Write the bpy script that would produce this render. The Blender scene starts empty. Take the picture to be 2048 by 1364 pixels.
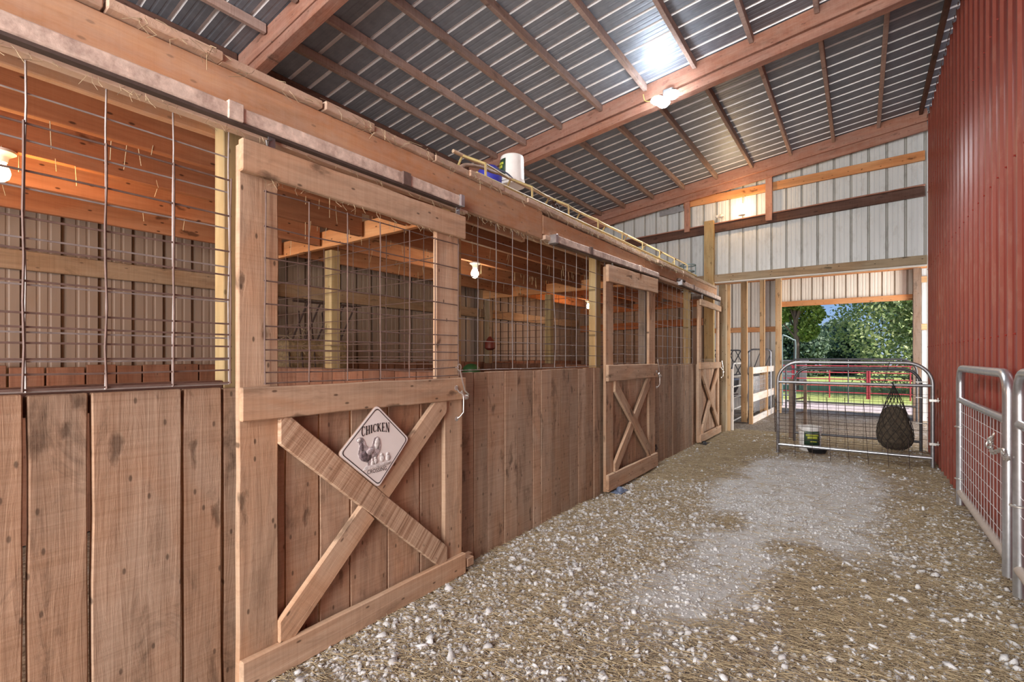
import bpy, math, random
import numpy as np
from mathutils import Vector, Matrix
random.seed(7)
rng = np.random.default_rng(11)
S = bpy.context.scene
COL = S.collection
PI = math.pi

# ------------------------------------------------------------------ camera
cam_data = bpy.data.cameras.new('camera')
cam = bpy.data.objects.new('camera', cam_data)
COL.objects.link(cam)
cam_data.sensor_width = 36.0
cam_data.lens = 36.0 * 965.0 / 2048.0
cam_data.shift_y = 32.0 / 2048.0
cam_data.clip_start = 0.05
cam_data.clip_end = 400
YAW = math.atan(698.0 / 965.0)
cam.location = (0, 0, 1.4)
cam.rotation_euler = (PI / 2, 0, YAW)
S.camera = cam

# ------------------------------------------------------------------ world, sun, exposure
world = bpy.data.worlds.new('sky'); S.world = world; world.use_nodes = True
wn = world.node_tree.nodes; wl = world.node_tree.links
bg = wn['Background']
tcw = wn.new('ShaderNodeTexCoord'); spw = wn.new('ShaderNodeSeparateXYZ'); wl.new(tcw.outputs['Generated'], spw.inputs[0])
rw = wn.new('ShaderNodeValToRGB'); wl.new(spw.outputs[2], rw.inputs[0])
for i_, (p_, c_) in enumerate(((0.0, (0.50, 0.62, 0.80)), (0.10, (0.26, 0.45, 0.80)), (0.6, (0.16, 0.32, 0.72)))):
    e_ = rw.color_ramp.elements[i_] if i_ < 2 else rw.color_ramp.elements.new(p_)
    e_.position = p_; e_.color = (*c_, 1)
wl.new(rw.outputs[0], bg.inputs[0]); bg.inputs[1].default_value = 0.62

def lamp(name, kind, loc, energy, color=(1, 1, 1), rot=(0, 0, 0), size=None, size_y=None, radius=None, angle=None):
    d = bpy.data.lights.new(name, kind); d.energy = energy; d.color = color
    if kind == 'AREA':
        d.shape = 'RECTANGLE'; d.size = size; d.size_y = size_y
    if radius is not None: d.shadow_soft_size = radius
    if angle is not None: d.angle = angle
    o = bpy.data.objects.new(name, d); COL.objects.link(o)
    o.location = loc; o.rotation_euler = rot
    return o
def aim(o, v):
    o.rotation_euler = Vector(v).to_track_quat('-Z', 'Y').to_euler()
sun = lamp('sun', 'SUN', (6, 0, 12), 5.2, (1.0, 0.94, 0.85), angle=math.radians(1.0)); aim(sun, (-0.85, 0.22, -0.95))
# unseen area fill added behind the photographer, as daylight from the open barn end
day = lamp('open_end_fill', 'AREA', (-1.2, -3.6, 2.3), 600, (1.0, 0.965, 0.92), size=4.4, size_y=3.8); aim(day, (-0.12, 1, -0.06))
side = lamp('passage_side_fill', 'AREA', (4.4, 11.2, 1.9), 330, (1.0, 0.965, 0.92), size=2.8, size_y=3.2); aim(side, (-1, 0.0, -0.12))  # unseen area fill added to brighten passage fence and ground like side daylight
S.view_settings.view_transform = 'Standard'
S.view_settings.look = 'None'
S.view_settings.exposure = 0.68
S.view_settings.gamma = 1.0

# ------------------------------------------------------------------ materials
def new_mat(name):
    m = bpy.data.materials.new(name); m.use_nodes = True
    nt = m.node_tree
    return m, nt.nodes, nt.links, nt.nodes['Principled BSDF']
def mixc(N, L, fac, a, b, mode='MIX'):
    n = N.new('ShaderNodeMix'); n.data_type = 'RGBA'; n.blend_type = mode
    for s, v in ((n.inputs[0], fac), (n.inputs[6], a), (n.inputs[7], b)):
        if hasattr(v, 'is_output') or isinstance(v, bpy.types.NodeSocket): L.new(v, s)
        elif isinstance(v, (int, float)): s.default_value = v
        else: s.default_value = (*v, 1)
    return n.outputs[2]
def ramp(N, L, src, stops):
    n = N.new('ShaderNodeValToRGB'); L.new(src, n.inputs[0])
    e = n.color_ramp.elements
    while len(e) < len(stops): e.new(0.5)
    for i, (p, c) in enumerate(stops):
        e[i].position = p; e[i].color = (*c, 1) if len(c) == 3 else c
    return n.outputs[0]
def noise(N, L, vec, scale, detail=4, rough=0.55, dist=0.0):
    n = N.new('ShaderNodeTexNoise'); L.new(vec, n.inputs['Vector'])
    n.inputs['Scale'].default_value = scale; n.inputs['Detail'].default_value = detail
    n.inputs['Roughness'].default_value = rough; n.inputs['Distortion'].default_value = dist
    return n.outputs[0]
def mapping(N, L, vec, sc):
    n = N.new('ShaderNodeMapping'); L.new(vec, n.inputs[0]); n.inputs['Scale'].default_value = sc
    return n.outputs[0]
def bump(N, L, B, h, strength=0.3, dist=0.01, prev=None):
    n = N.new('ShaderNodeBump'); L.new(h, n.inputs['Height'])
    n.inputs['Strength'].default_value = strength; n.inputs['Distance'].default_value = dist
    if prev is not None: L.new(prev, n.inputs['Normal'])
    L.new(n.outputs[0], B.inputs['Normal']); return n.outputs[0]
G = (0.0, 0.0, 0.0)
def wood(name, dark, mid, light, saw=0.25, stain=0.35, knots=1.0, grain=1.0, tint=0.35, rough=0.82, bmp=0.5, dust=0.0):
    m, N, L, B = new_mat(name)
    at = N.new('ShaderNodeAttribute'); at.attribute_name = 'gc'; v = at.outputs['Vector']
    rn = N.new('ShaderNodeAttribute'); rn.attribute_name = 'rnd'
    f1 = noise(N, L, mapping(N, L, v, (1.0, 17, 17)), 1.6, 8, 0.68, 1.1)
    f2 = noise(N, L, mapping(N, L, v, (0.7, 7, 7)), 1.3, 4, 0.5, 1.4)
    base = ramp(N, L, f1, ((0.28, dark), (0.5, mid), (0.74, light)))
    base = mixc(N, L, 0.55 * grain, base, ramp(N, L, f2, ((0.3, tuple(0.62 * c for c in mid)), (0.55, mid), (0.8, light))), 'MIX')
    hp = noise(N, L, mapping(N, L, v, (1.1, 3.0, 3.0)), 1.3, 3, 0.5, 0.8)
    base = mixc(N, L, ramp(N, L, hp, ((0.42, (0, 0, 0)), (0.62, (0.75, 0.75, 0.75)))), base, mixc(N, L, 1.0, base, (0.98, 0.80, 0.66), 'MULTIPLY'))
    # rough saw marks across the board
    s1 = noise(N, L, mapping(N, L, v, (60, 1.0, 1.0)), 1.0, 5, 0.75, 0.6)
    base = mixc(N, L, saw, base, ramp(N, L, s1, ((0.36, tuple(0.50 * c for c in mid)), (0.45, mid), (0.58, light), (0.68, tuple(min(1, 1.25 * c) for c in light)))))
    # weather stains
    st = noise(N, L, mapping(N, L, v, (2.2, 5.5, 5.5)), 1.1, 6, 0.7, 0.9)
    stm = ramp(N, L, st, ((0.54, (0, 0, 0)), (0.72, (1, 1, 1))))
    mm = N.new('ShaderNodeMath'); mm.operation = 'MULTIPLY'; L.new(stm, mm.inputs[0]); mm.inputs[1].default_value = stain
    base = mixc(N, L, mm.outputs[0], base, tuple(0.42 * c for c in dark))
    # knots and nail heads
    wn_ = N.new('ShaderNodeTexNoise'); L.new(mapping(N, L, v, (9, 16, 16)), wn_.inputs['Vector']); wn_.inputs['Scale'].default_value = 1.0; wn_.inputs['Detail'].default_value = 4
    va = N.new('ShaderNodeVectorMath'); va.operation = 'MULTIPLY_ADD'; L.new(wn_.outputs['Color'], va.inputs[0]); va.inputs[1].default_value = (0.34, 0.34, 0); L.new(mapping(N, L, v, (1.3, 3.6, 0.0)), va.inputs[2])
    vo = N.new('ShaderNodeTexVoronoi'); L.new(va.outputs[0], vo.inputs['Vector']); vo.inputs['Scale'].default_value = 1.0; vo.voronoi_dimensions = '2D'
    kn = ramp(N, L, vo.outputs['Distance'], ((0.03, (1, 1, 1)), (0.085, (0, 0, 0))))
    k2 = N.new('ShaderNodeMath'); k2.operation = 'MULTIPLY'; L.new(kn, k2.inputs[0]); k2.inputs[1].default_value = 0.75 * knots
    base = mixc(N, L, k2.outputs[0], base, tuple(0.25 * c for c in dark))
    vo2 = N.new('ShaderNodeTexVoronoi'); L.new(mapping(N, L, v, (4.0, 9.0, 0.0)), vo2.inputs['Vector']); vo2.inputs['Scale'].default_value = 1.0; vo2.voronoi_dimensions = '2D'
    kn2 = ramp(N, L, vo2.outputs['Distance'], ((0.032, (1, 1, 1)), (0.06, (0, 0, 0))))
    k3 = N.new('ShaderNodeMath'); k3.operation = 'MULTIPLY'; L.new(kn2, k3.inputs[0]); k3.inputs[1].default_value = 0.9 * knots
    base = mixc(N, L, k3.outputs[0], base, tuple(0.3 * c for c in dark))
    # each board its own tone
    tn = ramp(N, L, rn.outputs['Fac'], ((0.0, (1 - tint, 1 - tint * 1.05, 1 - tint * 1.1)), (1.0, (1 + tint * 0.45,) * 3)))
    base = mixc(N, L, 1.0, base, tn, 'MULTIPLY')
    if dust > 0:
        dn = noise(N, L, mapping(N, L, v, (5, 9, 9)), 2.0, 6, 0.7)
        dm = ramp(N, L, dn, ((0.5 - 0.35 * dust, (0, 0, 0)), (0.62, (1, 1, 1))))
        d2 = N.new('ShaderNodeMath'); d2.operation = 'MULTIPLY'; L.new(dm, d2.inputs[0]); d2.inputs[1].default_value = dust
        base = mixc(N, L, d2.outputs[0], base, (0.50, 0.37, 0.29))
    L.new(base, B.inputs['Base Color']); B.inputs['Roughness'].default_value = rough
    B.inputs['Specular IOR Level'].default_value = 0.25
    b1 = bump(N, L, B, f1, bmp, 0.006)
    b2 = bump(N, L, B, s1, bmp * 0.6 * (0.3 + saw), 0.004, b1)
    bump(N, L, B, kn, 0.3 * knots, -0.006, b2)
    return m
def plain(name, col, rough=0.6, metal=0.0, var=0.15, vscale=6.0, bmp=0.0, spec=0.5, dirt=None, dirt_amt=0.0, dscale=3.0):
    m, N, L, B = new_mat(name)
    tc = N.new('ShaderNodeTexCoord'); v = tc.outputs['Object']
    f = noise(N, L, v, vscale, 5, 0.6)
    c = ramp(N, L, f, ((0.3, tuple(max(0, x * (1 - var)) for x in col)), (0.7, tuple(min(1, x * (1 + var)) for x in col))))
    if dirt:
        dn = noise(N, L, v, dscale, 7, 0.7)
        c = mixc(N, L, ramp(N, L, dn, ((0.62 - 0.25 * dirt_amt, (0, 0, 0)), (0.74, (dirt_amt,) * 3))), c, dirt)
    L.new(c, B.inputs['Base Color']); B.inputs['Roughness'].default_value = rough; B.inputs['Metallic'].default_value = metal
    B.inputs['Specular IOR Level'].default_value = spec
    if bmp: bump(N, L, B, f, bmp, 0.004)
    return m
def emis(name, col, strength):
    m, N, L, B = new_mat(name)
    B.inputs['Base Color'].default_value = (*col, 1)
    B.inputs['Emission Color'].default_value = (*col, 1); B.inputs['Emission Strength'].default_value = strength
    return m

M = {}
M['plank'] = wood('rough sawn oak boards', (0.21, 0.135, 0.09), (0.38, 0.265, 0.185), (0.53, 0.40, 0.30), saw=0.20, stain=0.85, knots=0.8, tint=0.22, bmp=0.7)
M['door'] = wood('rough sawn door boards', (0.28, 0.175, 0.11), (0.47, 0.32, 0.215), (0.61, 0.46, 0.335), saw=0.13, stain=0.45, knots=0.9, tint=0.14, bmp=0.5)
M['doorback'] = wood('door infill boards', (0.23, 0.14, 0.09), (0.40, 0.265, 0.18), (0.54, 0.40, 0.29), saw=0.17, stain=0.65, knots=0.8, tint=0.18, bmp=0.6)
M['brace'] = wood('saw scored brace board', (0.22, 0.125, 0.075), (0.38, 0.235, 0.15), (0.56, 0.41, 0.29), saw=0.75, stain=0.25, knots=0.4, tint=0.05, bmp=0.6)
M['beam'] = wood('dusty fir beam', (0.34, 0.185, 0.10), (0.54, 0.315, 0.18), (0.64, 0.42, 0.265), saw=0.08, stain=0.2, knots=0.6, tint=0.12, bmp=0.35, dust=0.35)
M['dusty'] = wood('dusty planks', (0.32, 0.21, 0.14), (0.52, 0.37, 0.265), (0.66, 0.50, 0.385), saw=0.12, stain=0.25, knots=0.4, tint=0.2, dust=0.7)
M['joist'] = wood('pine joists', (0.20, 0.08, 0.038), (0.36, 0.16, 0.08), (0.47, 0.24, 0.13), saw=0.06, stain=0.15, knots=1.0, tint=0.2, bmp=0.3)
M['loft'] = wood('old loft boards', (0.17, 0.11, 0.07), (0.32, 0.22, 0.14), (0.44, 0.32, 0.22), saw=0.15, stain=0.5, knots=0.6, tint=0.3)
M['post'] = wood('treated yellow pine post', (0.25, 0.18, 0.085), (0.42, 0.32, 0.165), (0.53, 0.42, 0.24), saw=0.05, stain=0.2, knots=0.7, tint=0.15, bmp=0.25)
M['purlin'] = wood('grey brown purlins', (0.22, 0.155, 0.135), (0.40, 0.30, 0.265), (0.56, 0.455, 0.41), saw=0.25, stain=0.35, knots=0.5, tint=0.3)
M['rafter'] = wood('red brown rafters', (0.24, 0.11, 0.08), (0.42, 0.215, 0.16), (0.55, 0.33, 0.255), saw=0.10, stain=0.35, knots=0.6, tint=0.15, dust=0.2)
M['dark'] = wood('dark stained girt', (0.06, 0.034, 0.027), (0.13, 0.072, 0.056), (0.22, 0.14, 0.115), saw=0.1, stain=0.5, knots=0.6, tint=0.15)
M['orange'] = wood('fresh pine framing', (0.42, 0.18, 0.07), (0.62, 0.30, 0.13), (0.72, 0.42, 0.21), saw=0.05, stain=0.15, knots=1.0, tint=0.15, bmp=0.2)
M['pine'] = wood('new pine stud', (0.45, 0.27, 0.13), (0.62, 0.41, 0.22), (0.74, 0.55, 0.34), saw=0.05, stain=0.12, knots=1.0, tint=0.12, bmp=0.2)
M['treated'] = wood('treated header timber', (0.19, 0.14, 0.085), (0.35, 0.275, 0.18), (0.48, 0.39, 0.27), saw=0.05, stain=0.3, knots=1.0, tint=0.1, bmp=0.25)
M['whitewood'] = wood('pale fence board', (0.66, 0.57, 0.48), (0.82, 0.75, 0.67), (0.88, 0.83, 0.77), saw=0.08, stain=0.1, knots=0.7, tint=0.05, bmp=0.2)
M['pallet'] = wood('dark stall boards', (0.12, 0.055, 0.035), (0.23, 0.11, 0.07), (0.32, 0.18, 0.12), saw=0.15, stain=0.4, knots=0.5, tint=0.25)
M['dirtywood'] = wood('grey dirty gate post', (0.12, 0.085, 0.06), (0.24, 0.18, 0.14), (0.35, 0.28, 0.22), saw=0.1, stain=0.4, knots=0.5, tint=0.15)

def sheet(name, col, rough, metal, streak, dirt, damt, minor=None, spec=0.5):
    m, N, L, B = new_mat(name)
    tc = N.new('ShaderNodeTexCoord'); v = tc.outputs['Object']
    f = noise(N, L, mapping(N, L, v, (6, 6, 0.5)), 2.0, 5, 0.6)
    c = ramp(N, L, f, ((0.3, tuple(x * (1 - streak) for x in col)), (0.7, tuple(min(1, x * (1 + streak)) for x in col))))
    dn = noise(N, L, mapping(N, L, v, (3, 3, 1.2)), 3.0, 7, 0.72)
    c = mixc(N, L, ramp(N, L, dn, ((0.52, (0, 0, 0)), (0.70, (damt,) * 3))), c, dirt)
    L.new(c, B.inputs['Base Color'])
    B.inputs['Roughness'].default_value = rough; B.inputs['Metallic'].default_value = metal; B.inputs['Specular IOR Level'].default_value = spec
    bump(N, L, B, f, 0.05, 0.01)
    return m
M['white_sheet'] = sheet('dirty white steel siding', (0.60, 0.63, 0.63), 0.45, 0.0, 0.06, (0.30, 0.27, 0.22), 0.35)
M['cream_sheet'] = sheet('cream steel siding', (0.80, 0.73, 0.62), 0.5, 0.0, 0.05, (0.50, 0.40, 0.28), 0.3)
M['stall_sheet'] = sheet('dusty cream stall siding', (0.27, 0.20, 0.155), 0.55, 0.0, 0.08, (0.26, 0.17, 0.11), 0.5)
M['red_sheet'] = sheet('barn red steel siding', (0.235, 0.026, 0.018), 0.35, 0.0, 0.10, (0.26, 0.09, 0.06), 0.18, spec=0.55)
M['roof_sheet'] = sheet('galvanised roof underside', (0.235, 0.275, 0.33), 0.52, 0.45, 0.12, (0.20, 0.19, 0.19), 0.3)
M['roof_rib'] = sheet('painted highlight rib faces', (0.80, 0.81, 0.83), 0.40, 0.15, 0.06, (0.5, 0.5, 0.5), 0.2)  # roof rib highlights painted as a paler face colour
M['white_rib'] = sheet('painted shade white grooves', (0.40, 0.40, 0.375), 0.6, 0.0, 0.12, (0.12, 0.11, 0.09), 0.5)  # shadow-side rib lines painted as darker grey faces
M['cream_rib'] = sheet('painted shade rib grooves', (0.50, 0.43, 0.34), 0.6, 0.0, 0.12, (0.30, 0.22, 0.15), 0.5)  # same rib-line shade painted for the cream siding
M['stall_rib'] = sheet('dark painted shade rib grooves', (0.15, 0.10, 0.07), 0.6, 0.0, 0.12, (0.14, 0.09, 0.06), 0.5)  # rib-line shade painted darker for the stall siding
M['red_rib'] = sheet('dusty red rib faces', (0.225, 0.06, 0.042), 0.33, 0.0, 0.12, (0.34, 0.20, 0.15), 0.3)
M['rib_gap'] = plain('seam shadow strip', (0.20, 0.19, 0.17), 0.6)
M['galv'] = plain('galvanised pipe', (0.60, 0.62, 0.65), 0.30, 0.9, 0.12, 18, 0.02, dirt=(0.40, 0.39, 0.38), dirt_amt=0.3)
M['galv_dull'] = plain('dull galvanised pipe', (0.33, 0.33, 0.34), 0.42, 0.85, 0.15, 18, 0.02)
M['pipe_tan'] = plain('dusty tan pipe', (0.42, 0.36, 0.31), 0.55, 0.2, 0.1, 12)
M['pipe_dark'] = plain('dark gate pipe', (0.10, 0.10, 0.105), 0.38, 0.6, 0.15, 18)
M['wire'] = plain('grey wire', (0.30, 0.27, 0.26), 0.55, 0.3, 0.2, 20)
M['meshwire'] = plain('bright gate wire', (0.55, 0.53, 0.53), 0.5, 0.3, 0.1, 20)
M['rust'] = plain('rusty brown wire', (0.135, 0.085, 0.07), 0.7, 0.1, 0.25, 25)
M['rust_dark'] = plain('dark rusty wire', (0.055, 0.032, 0.026), 0.7, 0.3, 0.25, 25)
M['steel'] = plain('zinc hardware', (0.66, 0.64, 0.60), 0.30, 0.85, 0.1, 30)
M['track'] = plain('dust caked track', (0.64, 0.52, 0.44), 0.85, 0.0, 0.25, 22, 0.6, 0.2, dirt=(0.16, 0.075, 0.06), dirt_amt=0.75, dscale=9)
M['track_dark'] = plain('track underside', (0.10, 0.075, 0.065), 0.6, 0.4, 0.2, 20)
M['trim_white'] = plain('white corner trim', (0.74, 0.71, 0.66), 0.45, 0, 0.05)
M['yellow'] = plain('chipped yellow paint', (0.44, 0.34, 0.14), 0.6, 0, 0.2, 10, 0.1, dirt=(0.30, 0.18, 0.10), dirt_amt=0.7, dscale=6)
M['rail_tan'] = plain('dusty tan rail', (0.50, 0.36, 0.24), 0.7, 0, 0.2, 10, dirt=(0.25, 0.12, 0.06), dirt_amt=0.5)
M['bucket'] = plain('white plastic', (0.80, 0.78, 0.75), 0.4, 0, 0.06, 8, dirt=(0.55, 0.47, 0.42), dirt_amt=0.4)
M['greenlab'] = plain('dark green label', (0.035, 0.075, 0.045), 0.5)
M['yellab'] = plain('yellow green print', (0.45, 0.50, 0.06), 0.5)
M['blue'] = plain('blue plastic', (0.05, 0.055, 0.42), 0.4, 0, 0.2, 6)
M['black'] = plain('black rubber', (0.012, 0.012, 0.014), 0.5, 0, 0.2, 8)
M['bluegrey'] = plain('blue grey plastic', (0.10, 0.13, 0.20), 0.5)
M['green_ball'] = plain('green plastic', (0.035, 0.12, 0.04), 0.5)
M['redthing'] = plain('dark red plastic', (0.16, 0.03, 0.02), 0.5)
M['rope'] = plain('brown hose', (0.33, 0.23, 0.17), 0.7, 0, 0.2, 20)
M['cord'] = plain('yellow cable', (0.62, 0.46, 0.14), 0.5)
M['haybale'] = plain('brown packed hay', (0.20, 0.135, 0.07), 0.95, 0, 0.45, 30, 0.9)
M['haynet'] = plain('dark hay', (0.045, 0.032, 0.02), 0.95, 0, 0.6, 28, 1.0)
M['net'] = plain('dark netting cord', (0.015, 0.011, 0.009), 0.8)
M['signwhite'] = plain('enamelled white sign', (0.80, 0.76, 0.74), 0.35, 0, 0.03, 5, dirt=(0.35, 0.20, 0.13), dirt_amt=0.12, dscale=5)
M['signrust'] = plain('rusty sign edge', (0.36, 0.24, 0.18), 0.55, 0.2, 0.4, 14)
M['ink'] = plain('black sign ink', (0.025, 0.022, 0.022), 0.45)
M['hengrey'] = plain('printed hen grey', (0.38, 0.33, 0.34), 0.5, 0, 0.75, 60, 0.3)
M['hendark'] = plain('printed hen dark', (0.13, 0.10, 0.11), 0.5, 0, 0.8, 80, 0.3)
M['henpale'] = plain('printed hen pale', (0.60, 0.57, 0.56), 0.5, 0, 0.4, 60, 0.3)
M['porcelain'] = plain('white lamp holder', (0.8, 0.78, 0.74), 0.35)
M['glow_cool'] = emis('cool lamp glow', (0.92, 0.96, 1.0), 22)
M['glow_warm'] = emis('warm lamp glow', (1.0, 0.80, 0.52), 14)
M['glow_orange'] = emis('orange lamp glow', (1.0, 0.74, 0.40), 16)
M['bulb_off'] = plain('clear unlit bulb', (0.72, 0.68, 0.62), 0.15, 0.2)
M['redpipe'] = plain('red painted pipe', (0.42, 0.045, 0.07), 0.45)
M['teal'] = plain('weathered green pipe', (0.16, 0.22, 0.22), 0.5, 0.3)
M['greypaint'] = plain('grey shed paint', (0.22, 0.19, 0.24), 0.6)
M['bark'] = plain('tree bark', (0.16, 0.115, 0.09), 0.9, 0, 0.3, 9, 0.8)

def leafmat(name, a, b):
    m, N, L, B = new_mat(name)
    at = N.new('ShaderNodeAttribute'); at.attribute_name = 'rnd'
    c = ramp(N, L, at.outputs['Fac'], ((0.0, a), (1.0, b)))
    L.new(c, B.inputs['Base Color']); B.inputs['Roughness'].default_value = 0.5; B.inputs['Specular IOR Level'].default_value = 0.35
    tr = N.new('ShaderNodeBsdfTranslucent'); L.new(c, tr.inputs[0])
    mx = N.new('ShaderNodeMixShader'); mx.inputs[0].default_value = 0.35
    L.new(B.outputs[0], mx.inputs[1]); L.new(tr.outputs[0], mx.inputs[2]); L.new(mx.outputs[0], N['Material Output'].inputs[0])
    return m
M['leaf_a'] = leafmat('bright maple leaves', (0.20, 0.30, 0.08), (0.62, 0.68, 0.34))
M['leaf_b'] = leafmat('mid green leaves', (0.12, 0.24, 0.04), (0.42, 0.54, 0.14))
M['leaf_c'] = leafmat('dark far leaves', (0.07, 0.12, 0.08), (0.22, 0.30, 0.20))
M['leaf_y'] = leafmat('yellow leaves', (0.5, 0.38, 0.03), (0.75, 0.55, 0.06))

def ground_mat():
    m, N, L, B = new_mat('gravel dust and trodden hay')
    tc = N.new('ShaderNodeTexCoord'); v = tc.outputs['Object']
    du = N.new('ShaderNodeAttribute'); du.attribute_name = 'dust'
    f = noise(N, L, v, 38, 8, 0.7); f2 = noise(N, L, v, 5, 6, 0.65)
    hay = ramp(N, L, f, ((0.34, (0.08, 0.058, 0.042)), (0.5, (0.24, 0.19, 0.145)), (0.64, (0.44, 0.375, 0.29))))
    dst = ramp(N, L, f, ((0.3, (0.36, 0.345, 0.325)), (0.7, (0.60, 0.59, 0.57))))
    ad = N.new('ShaderNodeMath'); ad.operation = 'ADD'; L.new(du.outputs['Fac'], ad.inputs[0])
    sb = N.new('ShaderNodeMath'); sb.operation = 'MULTIPLY_ADD'; L.new(f2, sb.inputs[0]); sb.inputs[1].default_value = 0.9; sb.inputs[2].default_value = -0.45
    L.new(sb.outputs[0], ad.inputs[1])
    k = ramp(N, L, ad.outputs[0], ((0.30, (0, 0, 0)), (0.62, (1, 1, 1))))
    c = mixc(N, L, k, hay, dst)
    L.new(c, B.inputs['Base Color']); B.inputs['Roughness'].default_value = 0.95; B.inputs['Specular IOR Level'].default_value = 0.1
    b = bump(N, L, B, f, 0.9, 0.012)
    return m
M['ground'] = ground_mat()
def yard_mat():
    m, N, L, B = new_mat('yard dirt and pasture grass')
    tc = N.new('ShaderNodeTexCoord'); v = tc.outputs['Object']
    sp = N.new('ShaderNodeSeparateXYZ'); L.new(v, sp.inputs[0])
    f = noise(N, L, v, 1.2, 6, 0.6); g = noise(N, L, v, 14, 5, 0.7)
    dirt = ramp(N, L, g, ((0.3, (0.32, 0.26, 0.27)), (0.7, (0.56, 0.47, 0.47))))
    gr = ramp(N, L, g, ((0.3, (0.20, 0.27, 0.06)), (0.7, (0.44, 0.47, 0.15))))
    md = N.new('ShaderNodeMath'); md.operation = 'MULTIPLY_ADD'; L.new(f, md.inputs[0]); md.inputs[1].default_value = 5.0; L.new(sp.outputs[1], md.inputs[2])
    mr = N.new('ShaderNodeMapRange'); L.new(md.outputs[0], mr.inputs[0]); mr.inputs[1].default_value = 20.2; mr.inputs[2].default_value = 21.2
    c = mixc(N, L, mr.outputs[0], dirt, gr)
    L.new(c, B.inputs['Base Color']); B.inputs['Roughness'].default_value = 0.95
    bump(N, L, B, g, 0.8, 0.03)
    return m
M['yard'] = yard_mat()
def instmat(name, a, b, rough=0.8):
    m, N, L, B = new_mat(name)
    at = N.new('ShaderNodeAttribute'); at.attribute_name = 'rnd'
    tc = N.new('ShaderNodeTexCoord')
    f = noise(N, L, tc.outputs['Object'], 120, 3, 0.6)
    c = mixc(N, L, 0.35, ramp(N, L, at.outputs['Fac'], ((0.0, a), (1.0, b))), ramp(N, L, f, ((0.3, a), (0.7, b))))
    L.new(c, B.inputs['Base Color']); B.inputs['Roughness'].default_value = rough; B.inputs['Specular IOR Level'].default_value = 0.3
    return m
M['stone'] = instmat('crushed limestone', (0.30, 0.285, 0.27), (0.66, 0.665, 0.67))
M['straw'] = instmat('loose hay', (0.14, 0.10, 0.065), (0.55, 0.44, 0.27))

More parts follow.
